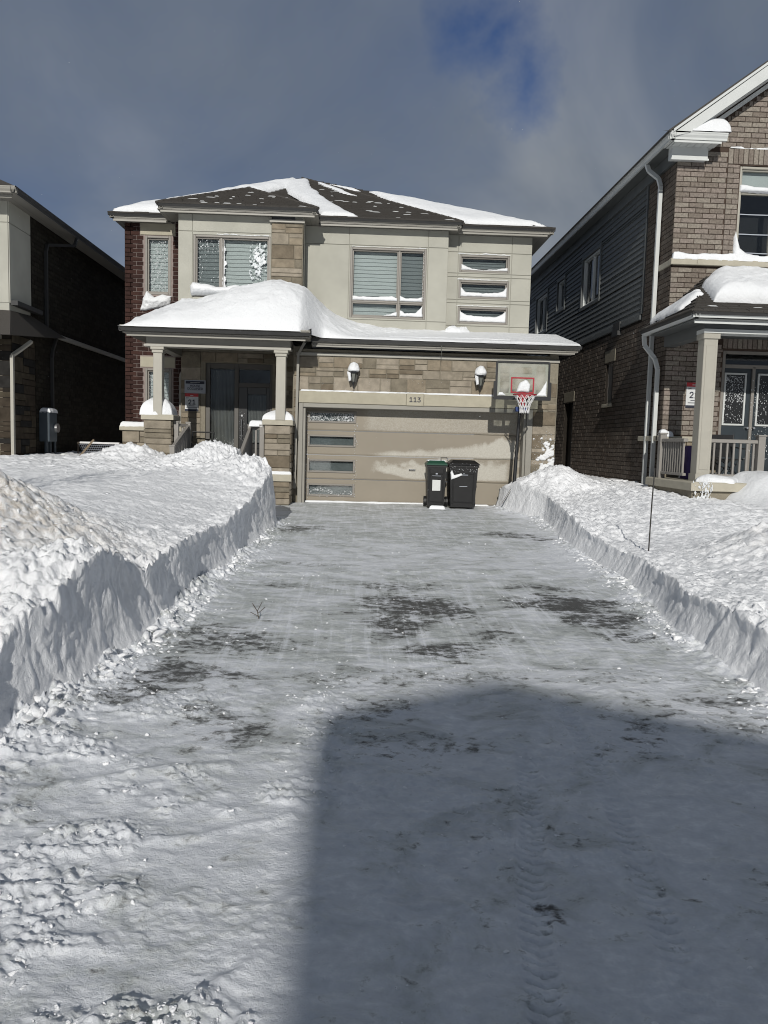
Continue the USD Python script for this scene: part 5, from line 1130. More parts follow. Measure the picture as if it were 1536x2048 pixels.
sill('snow at the foot of the topmost of the three slit windows', FRs, 2.29, 3.40, 5.375, .1, 25, top=[(2.29, .16), (2.5, .07), (2.8, .03), (3.1, .05), (3.4, .10)], d=-.045)
sill('snow filling the lower half of the middle slit window', FRs, 2.29, 3.40, 4.775, .14, 26, top=[(2.29, .25), (2.42, .12), (2.8, .10), (3.2, .12), (3.32, .16), (3.4, .28)], d=-.045)
sill('snow filling most of the lowest slit window', FRs, 2.29, 3.40, 4.195, .18, 27, top=[(2.29, .27), (2.45, .17), (2.8, .14), (3.15, .14), (3.3, .2), (3.4, .30)], d=-.045)
for k, (F, u0, u1, v, lab) in enumerate(((FRs, 2.22, 3.44, 5.735, 'topmost slit window'), (FRs, 2.22, 3.4, 5.155, 'middle slit window'), (FRs, 2.22, 3.4, 4.555, 'lowest slit window'), (FMs, -.26, 1.45, 5.745, 'middle upstairs window'), (FBs, -3.2, -2.05, 5.745, 'window of the left bay'))):
    sill(f'thin snow line on the head of the {lab}', F, u0, u1, v, .025, 31 + k, d=.012, T=.03)
snow_on('window_snow', 'snow bolster under the left bay window', FBs, [(-3.74, 4.42), (-2.75, 4.46), (-2.55, 4.62), (-2.75, 4.68), (-3.1, 4.62), (-3.7, 4.72), (-3.78, 4.6)], .22, res=.025, edge=.14, seed=41, rough=.3)
single('plastered_snow', crust(FBs, (-3.10, -2.80, 4.45, 5.66), .05, lambda a, b: .10 + .75 * np.exp(-(a / (.22 + .5 * sstep(b, .35, 0))) ** 2), 42, 11., .01, .5, -.06), M['snow'], 'snow plastered up the mullion of the left bay window', 'snow', smooth=True)
snow_on('window_snow', 'snow piled against the foot of the narrow upstairs window in the brick', FLs, [(-5.10, 4.2), (-4.4, 4.35), (-4.38, 4.56), (-4.6, 4.6), (-4.75, 4.54), (-4.93, 4.68), (-5.03, 4.5)], .12, res=.015, edge=.14, seed=44, rough=1.2, scale=7, wav=.05)
snow_on('window_snow', 'small snow clump at the foot of the bay stucco beside the brick', FBs, [(-4.05, 4.2), (-3.6, 4.2), (-3.7, 4.36), (-3.95, 4.36)], .15, res=.02, edge=.1, seed=45)
snow_on('roof_snow', 'small peaked snow clump where the garage roof meets the wall', flat(3.88), [(1.92, 17.85), (2.2, 17.9), (2.55, 18.1), (2.5, 18.28), (1.95, 18.28)], .17, res=.02, edge=.22, seed=46, rough=1.3, scale=8, wav=.06)
# caps of snow
def heap(label, x0, x1, y0, y1, z, T, seed, edge=.16, name='snow_pile', **k): snow_on(name, label, flat(z), sbox(x0, y0, x1, y1), T, res=.02, edge=edge, seed=seed, rough=.45, scale=3, **k)
snow_on('snow_pile', 'bulging snow cap on the left porch pillar', flat(1.772), [(-4.44, 15.84), (-4.12, 15.83), (-3.95, 15.86), (-3.80, 15.9), (-3.80, 16.4), (-4.42, 16.44)], .31, res=.02, edge=.26, seed=51, rough=1.1, scale=2.2, wav=.03)
heap('snow cap on the right porch pillar', -1.965, -1.35, 15.86, 16.46, 1.732, .22, 52, .42, wav=.03)
heap('snow on the stone ledge left of the porch pillar', -5.54, -4.4, 18.17, 18.30, 1.553, .10, 53, .08)
heap('snow on the short rail beside the right pillar', -2.26, -1.97, 16.0, 16.32, 1.60, .11, 54, .06)
heap('snow on the lower ledge of the right pillar', -1.92, -1.36, 15.845, 15.90, .622, .06, 55, .03)
heap('thin snow line along the garage lintel', -1.25, 2.9, YG - .044, YG, 2.376, .028, 57, .02, wav=.03)
snow_on('snow_pile', 'snow on the belt course of the brick house below the window', flat(4.966), sbox(5.88, 14.81, 8.4, 14.9), .13, res=.02, edge=.07, seed=58, rough=1.2, scale=2.4)
snow_on('snow_pile', 'snow drifted into the foot of the brick house front window', FR, [(7.05, 4.95), (8.5, 4.95), (8.5, 5.10), (7.75, 5.07), (7.35, 5.12), (7.2, 5.22), (7.11, 5.55), (7.06, 5.4)], .12, res=.02, edge=.09, seed=59, rough=.3, d0=-.04)
snow_on('snow_pile', 'snow on the transom of the brick house front window', FR, [(7.12, 6.26), (8.45, 6.26), (8.45, 6.33), (7.9, 6.36), (7.5, 6.37), (7.14, 6.41)], .07, res=.02, edge=.05, seed=60, d0=-.06)
heap('thin snow on the soldier course of the brick house', 6.9, 7.75, 14.875, 14.9, 7.047, .035, 61, .015, wav=.03)
heap('snow on the stone ledge by the brick house porch', 5.82, 6.1, 14.78, 14.9, 1.602, .10, 62, .06)
heap('pointed snow cap on the side railing post of the brick house', 5.69, 5.83, 14.41, 14.55, 1.652, .07, 63, .07)
snow_on('snow_drift', 'snow lying at the corner of the brick house porch floor beside the post', flat(.80), [(5.75, 12.95), (5.95, 12.84), (6.35, 12.82), (6.6, 13.1), (6.4, 13.4), (5.9, 13.3)], .12, res=.02, edge=.2, seed=64, rough=.8, scale=3, wav=.05)
dx, dy = np.meshgrid(np.arange(5.9, 9.4, .03), np.arange(11.2, 13.5, .03), indexing='ij'); dq = P3(dx, dy)
dz = .44 + .56 * sstep(dy + .25 * (fbm(dq * 1.5, 3, 7) - .5), 11.6, 12.95) * sstep(dx + .35 * (dy - 12.8), 6.05, 6.95) + .05 * (fbm(dq * 3, 3, 8) - .5) - .25 * sstep(dx, 6.35, 5.95) - .2 * sstep(dy, 13.25, 13.45)
single('snow_drift', (np.stack([dx, dy, dz], -1).reshape(-1, 3), grid_faces(*dx.shape)), M['snow'], 'big snow drift sloping from the porch of the brick house to the yard', 'snow', smooth=True)
snow_on('snow_drift', 'snow on the porch floor behind the railing of the brick house', flat(.80), [(6.15, 13.5), (8, 13.5), (8, 14.7), (6.2, 14.75)], .10, res=.04, edge=.25, seed=66, rough=.9, scale=3)
snow_on('snow_pile', 'snow on the ledge of the house at the left edge', plane((-7.6, 15.25, 3.24), (-7.0, 15.25, 3.24), (-7.0, 15.9, 3.75)), [(-.6, .02), (.55, .02), (.5, .5), (-.6, .8)], .16, res=.03, edge=.2, seed=67, rough=.6, scale=4)
snow_on('roof_snow', 'snow on the upper roof of the house at the left edge', plane((-12, 15.3, 5.98), (-6.6, 15.3, 5.98), (-11, 20.5, 8.42)), [(2.5, .25), (4.9, .2), (3.2, 2.5), (2.0, 3.0)], .13, res=.05, edge=.2, seed=68)
# flecks
def fleck(label, *a, **k): single('snow_flecks', flecks(*a, **k), M['fleck'], label, 'snow flecks', kind='stuff')
fleck('dense snow flecks on the narrow upstairs window', FLs, (-4.91, -4.47, 4.66, 5.80), 756, 0.0026, 0.0117, 1, lambda a, b: .35 + .65 * np.exp(-((a - .5) / .4) ** 2), d=-.066)
fleck('snow flecks on the narrow left pane of the bay window', FBs, (-3.62, -3.14, 4.55, 5.66), 360, 0.0035, 0.0138, 2, lambda a, b: .15 + .85 * (b > .75) * (a > .1) + .5 * (a < .15), d=-.076)
fleck('snow flecks on the wide right pane of the bay window', FBs, (-3.0, -2.1, 4.7, 5.62), 270, 0.0026, 0.0107, 3, lambda a, b: .8 * np.exp(-((a - .84) / .10) ** 2 - ((b - .6) / .3) ** 2) + .3 * (b > .88) * (a < .3), d=-.076)
fleck('dense snow flecks on the lower narrow window behind the porch post', FLs, (-4.91, -4.45, 1.86, 2.82), 1260, 0.0026, 0.0107, 4, None, d=-.066)
fleck('snow flecks on the glass of the brick house door', FE, (7.14, 7.50, 1.88, 2.80), 594, 0.0031, 0.0117, 5, lambda a, b: .25 + .75 * (b > .45), d=-.01)
fleck('snow flecks on the second door leaf of the brick house', FE, (7.64, 8.1, 1.2, 2.8), 270, 0.0031, 0.0117, 6, None, d=0.022)
fleck('snow flecks at the foot of the entrance side light', FP, (-3.5, -2.82, .72, 1.45), 468, 0.0026, 0.0085, 7, lambda a, b: (1 - b) ** 1.2, d=.0)
fleck('ice crust on the topmost garage door light', FD, (-1.06, -.10, 1.755, 1.95), 936, 0.0035, 0.0128, 8, lambda a, b: .5 + .5 * np.abs(2 * a - 1), d=-.012)
fleck('snow crust around the frames of the garage door lights', FD, (-1.16, -.02, .08, 2.0), 1260, 0.0031, 0.0107, 9, lambda a, b: 1.0 * ((a < .08) | (a > .93)) * .6 + .5 * (np.abs(b - .03) < .025), d=.024)
fleck('snow thrown over the lowest garage door light', FD, (-1.06, -.10, .155, .365), 432, 0.0044, 0.0213, 10, lambda a, b: np.exp(-((b - (.25 + .3 * np.sin(a * 6))) / .22) ** 2), d=-.012, stretch=.6)
fleck('snow specks caught in the stone joints over the garage', G_, (-1.38, 4.2, 2.39, 3.08), 270, 0.0026, 0.0096, 12, None, d=.016, stretch=.5)
fleck('snow specks on the stucco window surrounds', FMs, (1.38, 1.45, 4.6, 5.7), 108, 0.0035, 0.0107, 13, None, d=.0)
fleck('snow thrown on the porch foundation of the brick house', front(12.79), (5.63, 6.02, .40, .84), 240, .006, .025, 14, lambda a, b: np.exp(-((a - .55) / .35) ** 2), d=.004, stretch=2.2)
fleck('snow specks clinging to the entrance door handle side', FP, (-2.77, -2.66, 1.2, 1.95), 46, 0.0026, 0.0075, 15, None, d=.01)
rg = np.random.default_rng(77); pm = MB()
for k in range(80):
    v = .35 + 1.2 * rg.random() ** 1.2; u = 4.22 - abs(rg.normal(0, .19)); s = rg.uniform(.03, .12)
    if v > 1.25: s *= .6
    an = np.linspace(0, 6.283, 10)[:-1]; rr_ = s * rg.uniform(.55, 1.1, 9)
    pm.add(*blob_patch(G_, [(min(max(u + q * math.cos(a), 3.75), 4.23), v + .7 * q * math.sin(a)) for q, a in zip(rr_, an)], .022, res=.012, edge=.05, seed=100 + k, rough=1.0, scale=9, wav=.03, d0=.016))
single('plastered_snow', pm, M['snow'], 'snow plastered on the stone to the right of the garage door', 'snow', smooth=True)
single('plastered_snow', crust(FBs, (-2.5, -2.08, 4.75, 5.62), .03, lambda a, b: .42 * np.exp(-((a - .5) / .35) ** 2 - ((b - .55) / .35) ** 2) + .12, 79, 30., .008, .5, -.076), M['snow'], 'frosty snow patch on the right pane of the left bay window', 'snow', smooth=True)
fleck('snow specks thrown on the stone to the right of the garage door', G_, (3.76, 4.235, .3, 1.75), 1500, 0.0024, 0.0118, 18, lambda a, b: (.25 + .75 * a) * sstep(b, 1, .7), d=.02, stretch=.8)
# ------------------------------------------------------------------ things in front of the garage
def bin_(name, label, x, y, w, dpt, h, lidm, green):
    t = Thing(name, label, 'bin', (x, y, float(zg(y))))
    z0 = float(zg(y)) + .01
    b = MB().hull([(x + sx_ * w * .40, y + sy_ * dpt * .36, z0 + .03) for sx_ in (-1, 1) for sy_ in (-1, 1)] + [(x + sx_ * w * .47, y + sy_ * dpt * .47, z0 + h * .86) for sx_ in (-1, 1) for sy_ in (-1, 1)])
    bd = t.part('body', b, M['black'])
    t.part('rim', MB().hull([(x + sx_ * w * .50, y + sy_ * dpt * .5, z_) for sx_ in (-1, 1) for sy_ in (-1, 1) for z_ in (z0 + h * .84, z0 + h * .885)]), M['black'], bd)
    Fb_ = Frame((x, y - dpt * .36, z0), (1, 0, 0), (0, -.11 * dpt / (h * .83), 1)); o = .0
    rb = MB()
    for s in (-1, 1): rb.slab(Fb_, s * w * .34 - .012, s * w * .34 + .012, .10, h * .80, -.02, .014, ch=.005)
    rb.slab(Fb_, -w * .33, w * .33, h * .70, h * .72, -.02, .012, ch=.005); rb.slab(Fb_, -w * .33, w * .33, h * .12, h * .14, -.02, .012, ch=.005)
    t.part('rib', rb, M['black'], bd)
    ld = t.part('lid', MB().hull([(x + sx_ * w * .53, y + sy_ * dpt * .55, z0 + h * .89) for sx_ in (-1, 1) for sy_ in (-1, 1)] + [(x + sx_ * w * .50, y - dpt * .52 if sy_ < 0 else y + dpt * .5, z0 + h * .92) for sx_ in (-1, 1) for sy_ in (-1, 1)] + [(x + sx_ * w * .36, y + sy_ * dpt * .34, z0 + h * .985) for sx_ in (-1, 1) for sy_ in (-1, 1)]), lidm)
    t.part('handle', MB().tube([(x - w * .3, y + dpt * .52, z0 + h * .90), (x - w * .3, y + dpt * .62, z0 + h * .93), (x + w * .3, y + dpt * .62, z0 + h * .93), (x + w * .3, y + dpt * .52, z0 + h * .90)], .014), M['black'])
    for s in (-1, 1):
        wh = trimesh.creation.cylinder(radius=.11, height=.05, sections=24); wh.apply_transform(trimesh.transformations.rotation_matrix(math.pi / 2, [0, 1, 0])); wh.apply_translation((x + s * w * .47, y + dpt * .34, z0 + .11))
        wp = t.part('wheel', wh, M['black'])
        hb = trimesh.creation.cylinder(radius=.055, height=.056, sections=16); hb.apply_transform(trimesh.transformations.rotation_matrix(math.pi / 2, [0, 1, 0])); hb.apply_translation((x + s * w * .47, y + dpt * .34, z0 + .11)); t.part('hub', hb, M['blackmetal'], wp)
    return t, Fb_
t, Fb1 = bin_('wheelie_bin', 'smaller black wheelie bin with a green lid and a white paper label', 1.635, 16.12, .42, .50, 1.0, M['green'], True)
t.part('paper_label', MB().slab(Fb1, -.085, .085, .36, .585, .012, .016), M['paper'])
t.part('lid_loop', MB().tube([(1.72, 15.92, .985), (1.72, 15.95, 1.04), (1.84, 15.95, 1.045), (1.86, 15.92, .99)], .010), M['black'])
tx = meshkit.text_mesh('ORGANICS', .016, .002); t.part('lettering', (Fb1.pts(np.c_[tx.vertices[:, 0] - tx.bounds[1][0] / 2, tx.vertices[:, 1] + .67, tx.vertices[:, 2] + .012]), tx.faces), M['signgrey']) if False else t.part('lettering', MB().slab(Fb1, -.09, .09, .665, .672, .01, .016).slab(Fb1, -.02, .02, .70, .73, .01, .016), M['signgrey'])
t, Fb2 = bin_('wheelie_bin', 'larger black wheelie bin with a black lid beside the green-lidded one', 2.19, 16.10, .62, .62, 1.02, M['black'], False)
t.part('lettering', MB().slab(Fb2, -.085, .085, .70, .712, .01, .016).slab(Fb2, -.008, .008, .725, .745, .01, .016), M['signgrey'])
t.part('slot', MB().slab(Fb2, -.08, .08, .46, .474, .0, .006), M['signgrey'])
fleck('snow clinging to the front and lid of the larger bin', Fb2, (-.30, .30, .76, .96), 110, 0.0026, 0.0117, 16, lambda a, b: .3 + .7 * (np.abs(b - .25) < .18), d=.05, stretch=.8)
snow_on('snow_clump', 'snow stuck to the upper left front of the larger bin', Fb2, [(-.26, .60), (-.02, .70), (-.05, .74), (-.2, .70), (-.25, .80), (-.28, .75)], .02, res=.01, edge=.02, seed=80, d0=.012)
heap('snow at the foot of the green-lidded bin', 1.50, 1.84, 15.80, 15.92, -.015, .075, 81, .09, name='snow_clump', wav=.05)
heap('snow on the green bin lid', 1.45, 1.84, 15.94, 16.34, .975, .02, 82, .05, name='snow_clump', wav=.06)
heap('snow ridge along the foot of the garage door', -1.15, 2.9, 16.72, 16.84, -.02, .05, 83, .05, name='snow_pile', wav=.05)

# basketball hoop
t = Thing('basketball_hoop', 'portable basketball hoop with clear backboard, red rim and blue pole pad', 'basketball hoop', (3.24, 15.75, .1))
FBk = front(15.5); bx0, bx1, bz0, bz1 = 2.74, 3.78, 2.31, 2.99
t.part('pole', MB().tube([(3.215, 15.78, -.05), (3.25, 15.78, 1.1)], .038, 14).tube([(3.25, 15.78, 1.08), (3.30, 15.78, 2.55)], .033, 14), M['blackmetal'])
t.part('brace', MB().tube([(3.222, 15.77, .52), (2.99, 15.72, .14)], .016), M['blackmetal'])
t.part('arm', MB().bar((3.29, 15.77, 2.5), (3.30, 15.53, 2.62), .05, .04).bar((3.24, 15.77, 2.32), (3.24, 15.53, 2.44), .03, .03).bar((3.34, 15.77, 2.32), (3.34, 15.53, 2.44), .03, .03), M['blackmetal'])
pd = MB().hull([(3.30 + a * .115, 15.74 + b * .05, z_) for a in (-1, 1) for b in (-1, 1) for z_ in (2.03, 2.12)])
t.part('pole_pad', pd, M['blue'])
fr_ = MB()
def rrect(u0, u1, v0, v1, r): return sbox(u0 + r, v0 + r, u1 - r, v1 - r).buffer(r)
fr_.prism(FBk, rrect(bx0 - .025, bx1 + .025, bz0 - .02, bz1 + .025, .035).difference(sbox(bx0 + .012, bz0 + .012, bx1 - .012, bz1 - .012)), -.03, .02)
fr_.prism(FBk, rrect(bx0 - .06, bx0 + .0, bz0 - .06, bz0 + .30, .02), -.032, .024); fr_.prism(FBk, rrect(bx1 - .0, bx1 + .06, bz0 - .06, bz0 + .30, .02), -.032, .024); fr_.prism(FBk, rrect(bx0 - .06, bx1 + .06, bz0 - .062, bz0 - .002, .02), -.031, .022)
bb = t.part('frame', fr_, M['blackmetal'])
board = t.part('backboard', MB().slab(FBk, bx0, bx1, bz0, bz1, -.006, 0), M['clear'])
lm = sbox(bx0 + .012, bz0 + .012, bx1 - .012, bz1 - .012)
for q in ((bx0 + .065, bx0 + .25, bz0 + .07, bz1 - .08), (bx0 + .33, bx1 - .33, bz0 + .45, bz1 - .09), (bx1 - .25, bx1 - .065, bz0 + .06, bz1 - .06), (bx0 + .30, bx1 - .30, bz0 + .09, bz0 + .375)): lm = lm.difference(rrect(*q, .02))
t.part('board_marking', MB().prism(FBk, lm, -.022, -.008), M['bbwhite'], board)
sq = sbox(bx0 + .285, bz0 + .075, bx1 - .285, bz0 + .39).difference(sbox(bx0 + .313, bz0 + .103, bx1 - .313, bz0 + .362))
t.part('target_square', MB().prism(FBk, sq, .001, .006), M['redrim'], board)
rc = np.array([3.255, 15.5 - .30, 2.335]); an = np.linspace(0, 2 * math.pi, 41)
rim = t.part('rim', MB().tube([rc + (.225 * math.cos(a), .225 * math.sin(a), 0) for a in an], .011, 8), M['redrim'])
t.part('bracket', MB().box(3.155, 3.355, 15.40, 15.48, 2.28, 2.35).box(3.20, 3.31, 15.42, 15.47, 2.12, 2.28), M['redrim'], rim)
nt = MB(); nl = 12
def netp(k, lv): a = 2 * math.pi * (k + .5 * (lv % 2)) / nl; rad = [.222, .165, .12, .095, .09][lv]; return rc + (rad * math.cos(a), rad * math.sin(a), -.09 * lv)
for k in range(nl):
    for lv in range(4):
        nt.tube([netp(k, lv), netp(k + (0 if lv % 2 == 0 else 1), lv + 1)], .0065, 5); nt.tube([netp(k, lv), netp(k + (-1 if lv % 2 == 0 else 0), lv + 1)], .0065, 5)
t.part('net', nt, M['net'])
snow_on('snow_clump', 'snow clump lodged behind the rim of the basketball hoop', FBk, [(bx0 + .40, bz0 + .09), (bx1 - .38, bz0 + .09), (bx1 - .36, bz0 + .25), (bx1 - .42, bz0 + .33), (bx0 + .56, bz0 + .345), (bx0 + .46, bz0 + .28)], .05, res=.015, edge=.06, seed=91, rough=.5, d0=.002)
snow_on('snow_clump', 'snow in the lower right corner of the backboard', FBk, [(bx1 - .26, bz0 + .02), (bx1 - .03, bz0 + .02), (bx1 - .03, bz0 + .34), (bx1 - .09, bz0 + .24), (bx1 - .17, bz0 + .10)], .02, res=.012, edge=.04, seed=92, d0=.001)
snow_on('snow_clump', 'small snow clump in the lower left corner of the backboard', FBk, [(bx0 + .03, bz0 + .02), (bx0 + .20, bz0 + .02), (bx0 + .12, bz0 + .09), (bx0 + .05, bz0 + .08)], .02, res=.012, edge=.03, seed=93, d0=.001)

# wall lanterns beside the garage door
for x, lab in ((-.135, 'left'), (2.55, 'right')):
    t = Thing('wall_lantern', f'black wall lantern above the garage door, the {lab} one of the pair', 'lantern', (x, YG, 2.55), 'wall lanterns over the garage')
    z = 2.58
    t.part('back_plate', MB().box(x - .05, x + .05, YG - .05, YG - .02, z + .12, z + .36), M['blackmetal'])
    t.part('arm', MB().tube([(x, YG - .03, z + .30), (x, YG - .14, z + .36), (x, YG - .16, z + .32)], .012), M['blackmetal'])
    v_ = []
    for z_, r_ in ((z, .045), (z + .17, .085)): v_ += [(x + r_ * math.cos(a), YG - .16 + r_ * math.sin(a), z_) for a in np.arange(6) * math.pi / 3]
    t.part('glass', MB().hull(v_), M['lampglass'])
    cg = MB()
    for a in np.arange(6) * math.pi / 3: cg.bar((x + .047 * math.cos(a), YG - .16 + .047 * math.sin(a), z - .005), (x + .088 * math.cos(a), YG - .16 + .088 * math.sin(a), z + .175), .010, .010)
    t.part('cage', cg, M['blackmetal'])
    t.part('roof', MB().hull([(x + .11 * math.cos(a), YG - .16 + .11 * math.sin(a), z + .175) for a in np.arange(12) * math.pi / 6] + [(x + .03 * math.cos(a), YG - .16 + .03 * math.sin(a), z + .30) for a in np.arange(6) * math.pi / 3]), M['blackmetal'])
    t.part('finial', MB().hull([(x + .046 * math.cos(a), YG - .16 + .046 * math.sin(a), z - .003) for a in np.arange(6) * math.pi / 3] + [(x, YG - .16, z - .10)]).tube([(x, YG - .16, z - .08), (x, YG - .16, z - .13)], .008), M['blackmetal'])
    v = trimesh.creation.icosphere(subdivisions=3).vertices; f_ = trimesh.creation.icosphere(subdivisions=3).faces
    s_ = v * [.125, .12, .16] * (1 + .3 * (fbm(v * 2 + x, 3, 9)[:, None] - .5)); s_[:, 2] = np.where(s_[:, 2] < 0, s_[:, 2] * .35, s_[:, 2])
    single('snow_hood', (s_ + (x + .0, YG - .15, z + .25), f_), M['snow'], f'snow hood on the {lab} wall lantern', 'snow', 'snow hoods on the lanterns', smooth=True)
    snow_on('snow_hood', f'snow stuck to the left flank of the {lab} wall lantern', Frame((x - .07, YG - .235, z + .02), (1, .5, 0), (-.2, 0, 1)), [(-.03, -.02), (.03, 0), (.05, .17), (-.03, .19)], .03, res=.008, edge=.03, seed=95)

# builder's signs
def text_on(t, F, s, u, v, h, d, m_, parent, bold=False, center=True, name='lettering'):
    tx = meshkit.text_mesh(s, h, .003, bold=bold); w_ = tx.bounds[1][0] - tx.bounds[0][0]; x0 = u - (w_ / 2 if center else 0) - tx.bounds[0][0]
    t.part(name, (F.pts(np.c_[tx.vertices[:, 0] + x0, tx.vertices[:, 1] + v, tx.vertices[:, 2] + d]), tx.faces), m_, parent)
Fs1 = front(YP - .03)
t = Thing('house_sign', 'grey HOUSE OCCUPIED sign on the porch stone', 'sign', (-3.86, YP - .03, 2.45))
p_ = t.part('board', MB().slab(Fs1, -4.03, -3.55, 2.34, 2.64, -.012, 0), M['signgrey']); t.part('header', MB().slab(Fs1, -4.005, -3.575, 2.555, 2.62, .0, .003), M['ink'], p_)
text_on(t, Fs1, 'HOUSE', -3.79, 2.485, .050, .001, M['ink'], p_, True); text_on(t, Fs1, 'OCCUPIED', -3.79, 2.420, .050, .001, M['ink'], p_, True)
t.part('small_print', MB().slab(Fs1, -3.93, -3.65, 2.388, 2.394, 0, .003).slab(Fs1, -3.96, -3.62, 2.366, 2.371, 0, .003).slab(Fs1, -3.9, -3.68, 2.58, 2.587, .003, .005), M['signwhite'], p_)
t = Thing('lot_sign', 'red and white LOT 21 sign below the grey sign on the porch', 'sign', (-3.86, YP - .03, 2.1))
p_ = t.part('board', MB().slab(Fs1, -4.02, -3.715, 1.93, 2.335, -.012, 0), M['signwhite']); t.part('header', MB().slab(Fs1, -4.02, -3.715, 2.26, 2.335, 0, .003), M['red'], p_); t.part('footer', MB().slab(Fs1, -4.02, -3.715, 1.93, 1.975, 0, .003), M['ink'], p_)
text_on(t, Fs1, 'LOT', -3.995, 2.222, .022, .001, M['ink'], p_, True, False); text_on(t, Fs1, '21', -3.862, 2.085, .105, .001, M['ink'], p_, True)
t.part('small_print', MB().slab(Fs1, -3.93, -3.80, 2.045, 2.056, 0, .003).slab(Fs1, -3.99, -3.745, 2.008, 2.018, 0, .003), M['ink'], p_); t.part('header_print', MB().slab(Fs1, -3.90, -3.83, 2.285, 2.297, .003, .005), M['signwhite'], p_)
Fs2 = front(YF - .03)
t = Thing('lot_sign', 'red and white LOT 22 sign on the brick house porch wall', 'sign', (6.47, YF - .03, 2.4))
p_ = t.part('board', MB().slab(Fs2, 6.33, 6.64, 2.16, 2.64, -.012, 0), M['signwhite']); t.part('header', MB().slab(Fs2, 6.33, 6.64, 2.56, 2.64, 0, .003), M['red'], p_); t.part('footer', MB().slab(Fs2, 6.33, 6.64, 2.16, 2.205, 0, .003), M['ink'], p_)
text_on(t, Fs2, 'LOT', 6.36, 2.51, .026, .001, M['ink'], p_, True, False); text_on(t, Fs2, '22', 6.485, 2.345, .115, .001, M['ink'], p_, True)
t.part('small_print', MB().slab(Fs2, 6.42, 6.58, 2.29, 2.303, 0, .003).slab(Fs2, 6.37, 6.61, 2.245, 2.258, 0, .003), M['ink'], p_); t.part('header_print', MB().slab(Fs2, 6.44, 6.53, 2.59, 2.604, .003, .005), M['signwhite'], p_)

# porch chair by the entrance, camp chair and bag on the other porch
t = Thing('metal_chair', 'black metal porch chair beside the entrance', 'chair', (-3.5, 17.4, .55))
for x in (-3.78, -3.30):
    t.part('leg', MB().tube([(x, 17.15, .55), (x + .02, 17.18, .98), (x + .02, 17.2, 1.2)], .014), M['blackmetal']); t.part('leg', MB().tube([(x, 17.7, .55), (x, 17.64, .98), (x, 17.78, 1.45)], .014), M['blackmetal']); t.part('armrest', MB().tube([(x + .02, 17.15, 1.2), (x, 17.70, 1.22)], .016), M['blackmetal'])
t.part('seat', MB().box(-3.78, -3.30, 17.17, 17.66, .96, .99), M['blackmetal']); t.part('backrest', MB().tube([(-3.78, 17.78, 1.45), (-3.30, 17.78, 1.45)], .016).tube([(-3.78, 17.68, 1.15), (-3.30, 17.68, 1.15)], .012), M['blackmetal'])
t = Thing('camp_chair', 'black folding camp chair with crossed legs on the brick house porch', 'chair', (6.8, 14.0, .8))
for a, b in (((6.5, 13.75, .82), (7.0, 14.25, 1.22)), ((7.0, 13.75, .82), (6.5, 14.25, 1.22)), ((6.5, 13.75, .82), (7.0, 13.75, 1.22)), ((7.0, 13.75, .82), (6.5, 13.75, 1.22)), ((6.5, 14.25, .82), (6.46, 14.3, 1.65)), ((7.0, 14.25, .82), (7.04, 14.3, 1.65))): t.part('leg', MB().tube([a, b], .011), M['blackmetal'])
t.part('seat', MB().hull([(6.5, 13.75, 1.2), (7.0, 13.75, 1.2), (6.5, 14.25, 1.18), (7.0, 14.25, 1.18), (6.75, 14.0, 1.13), (6.75, 14.0, 1.15)]), M['black']); t.part('backrest', MB().box(6.48, 7.02, 14.27, 14.285, 1.22, 1.64), M['black'])
for x in (6.5, 7.0): t.part('armrest', MB().bar((x, 13.75, 1.38), (x, 14.28, 1.42), .06, .015), M['black'])
t = Thing('purple_bag', 'dark purple bag standing on the brick house porch behind the post', 'bag', (6.22, 14.2, .8))
t.part('body', MB().hull([(6.08, 14.1, .8), (6.34, 14.1, .8), (6.08, 14.35, .8), (6.34, 14.35, .8), (6.1, 14.12, 1.42), (6.32, 14.12, 1.42), (6.1, 14.33, 1.42), (6.32, 14.33, 1.42)]), M['purple']); t.part('emblem', MB().slab(front(14.11), 6.18, 6.25, 1.26, 1.29, -.01, .003).slab(front(14.11), 6.20, 6.23, 1.31, 1.36, -.01, .003), M['signgrey'])

# meter box, hockey net and sports gear at the left house
t = Thing('utility_meter', 'grey utility meter box on the dark side wall of the left house', 'meter box', (-6.9, 17.35, 1.3))
t.part('box', MB().slab(faceright(-6.98), 17.18, 17.62, 1.15, 1.80, 0, .22, ch=.02), M['meter'])
cy = trimesh.creation.cylinder(radius=.10, height=.08, sections=24); cy.apply_transform(trimesh.transformations.rotation_matrix(math.pi / 2, [0, 1, 0])); cy.apply_translation((-6.73, 17.5, 1.45)); t.part('dial', cy, M['silver'])
t.part('conduit', MB().tube([(-6.88, 17.3, 1.15), (-6.88, 17.3, .4)], .045).tube([(-6.88, 17.5, 1.15), (-6.88, 17.5, .4)], .035).tube([(-6.85, 17.7, 1.7), (-6.85, 17.7, .5)], .03), M['meter'])
heap('snow on top of the meter box', -6.98, -6.74, 17.18, 17.6, 1.80, .09, 98, .08)
t = Thing('hockey_net', 'street hockey net standing in the gap left of the main house', 'hockey net', (-6.1, 18.6, .6))
n0, n1, ny, nz = -6.62, -5.62, 18.5, 1.13
t.part('frame', MB().tube([(n0, ny, .5), (n0, ny, nz), (n1, ny, nz), (n1, ny, .5)], .022), M['bark'], label='dark tube frame')
t.part('crossbar', MB().tube([(n0 + .05, ny - .003, nz + .004), (n1 - .03, ny - .003, nz + .004)], .025), M['net'])
t.part('base', MB().tube([(n0, ny, .52), (n0 + .1, ny + .6, .52), (n1 - .1, ny + .6, .52), (n1, ny, .52)], .018), M['net'])
nm = MB()
for k in range(22):
    f_ = k / 21; nm.tube([(n0 + (n1 - n0) * f_, ny, nz), (n0 + .1 + (n1 - n0 - .2) * f_, ny + .6, .52)], .004, 4)
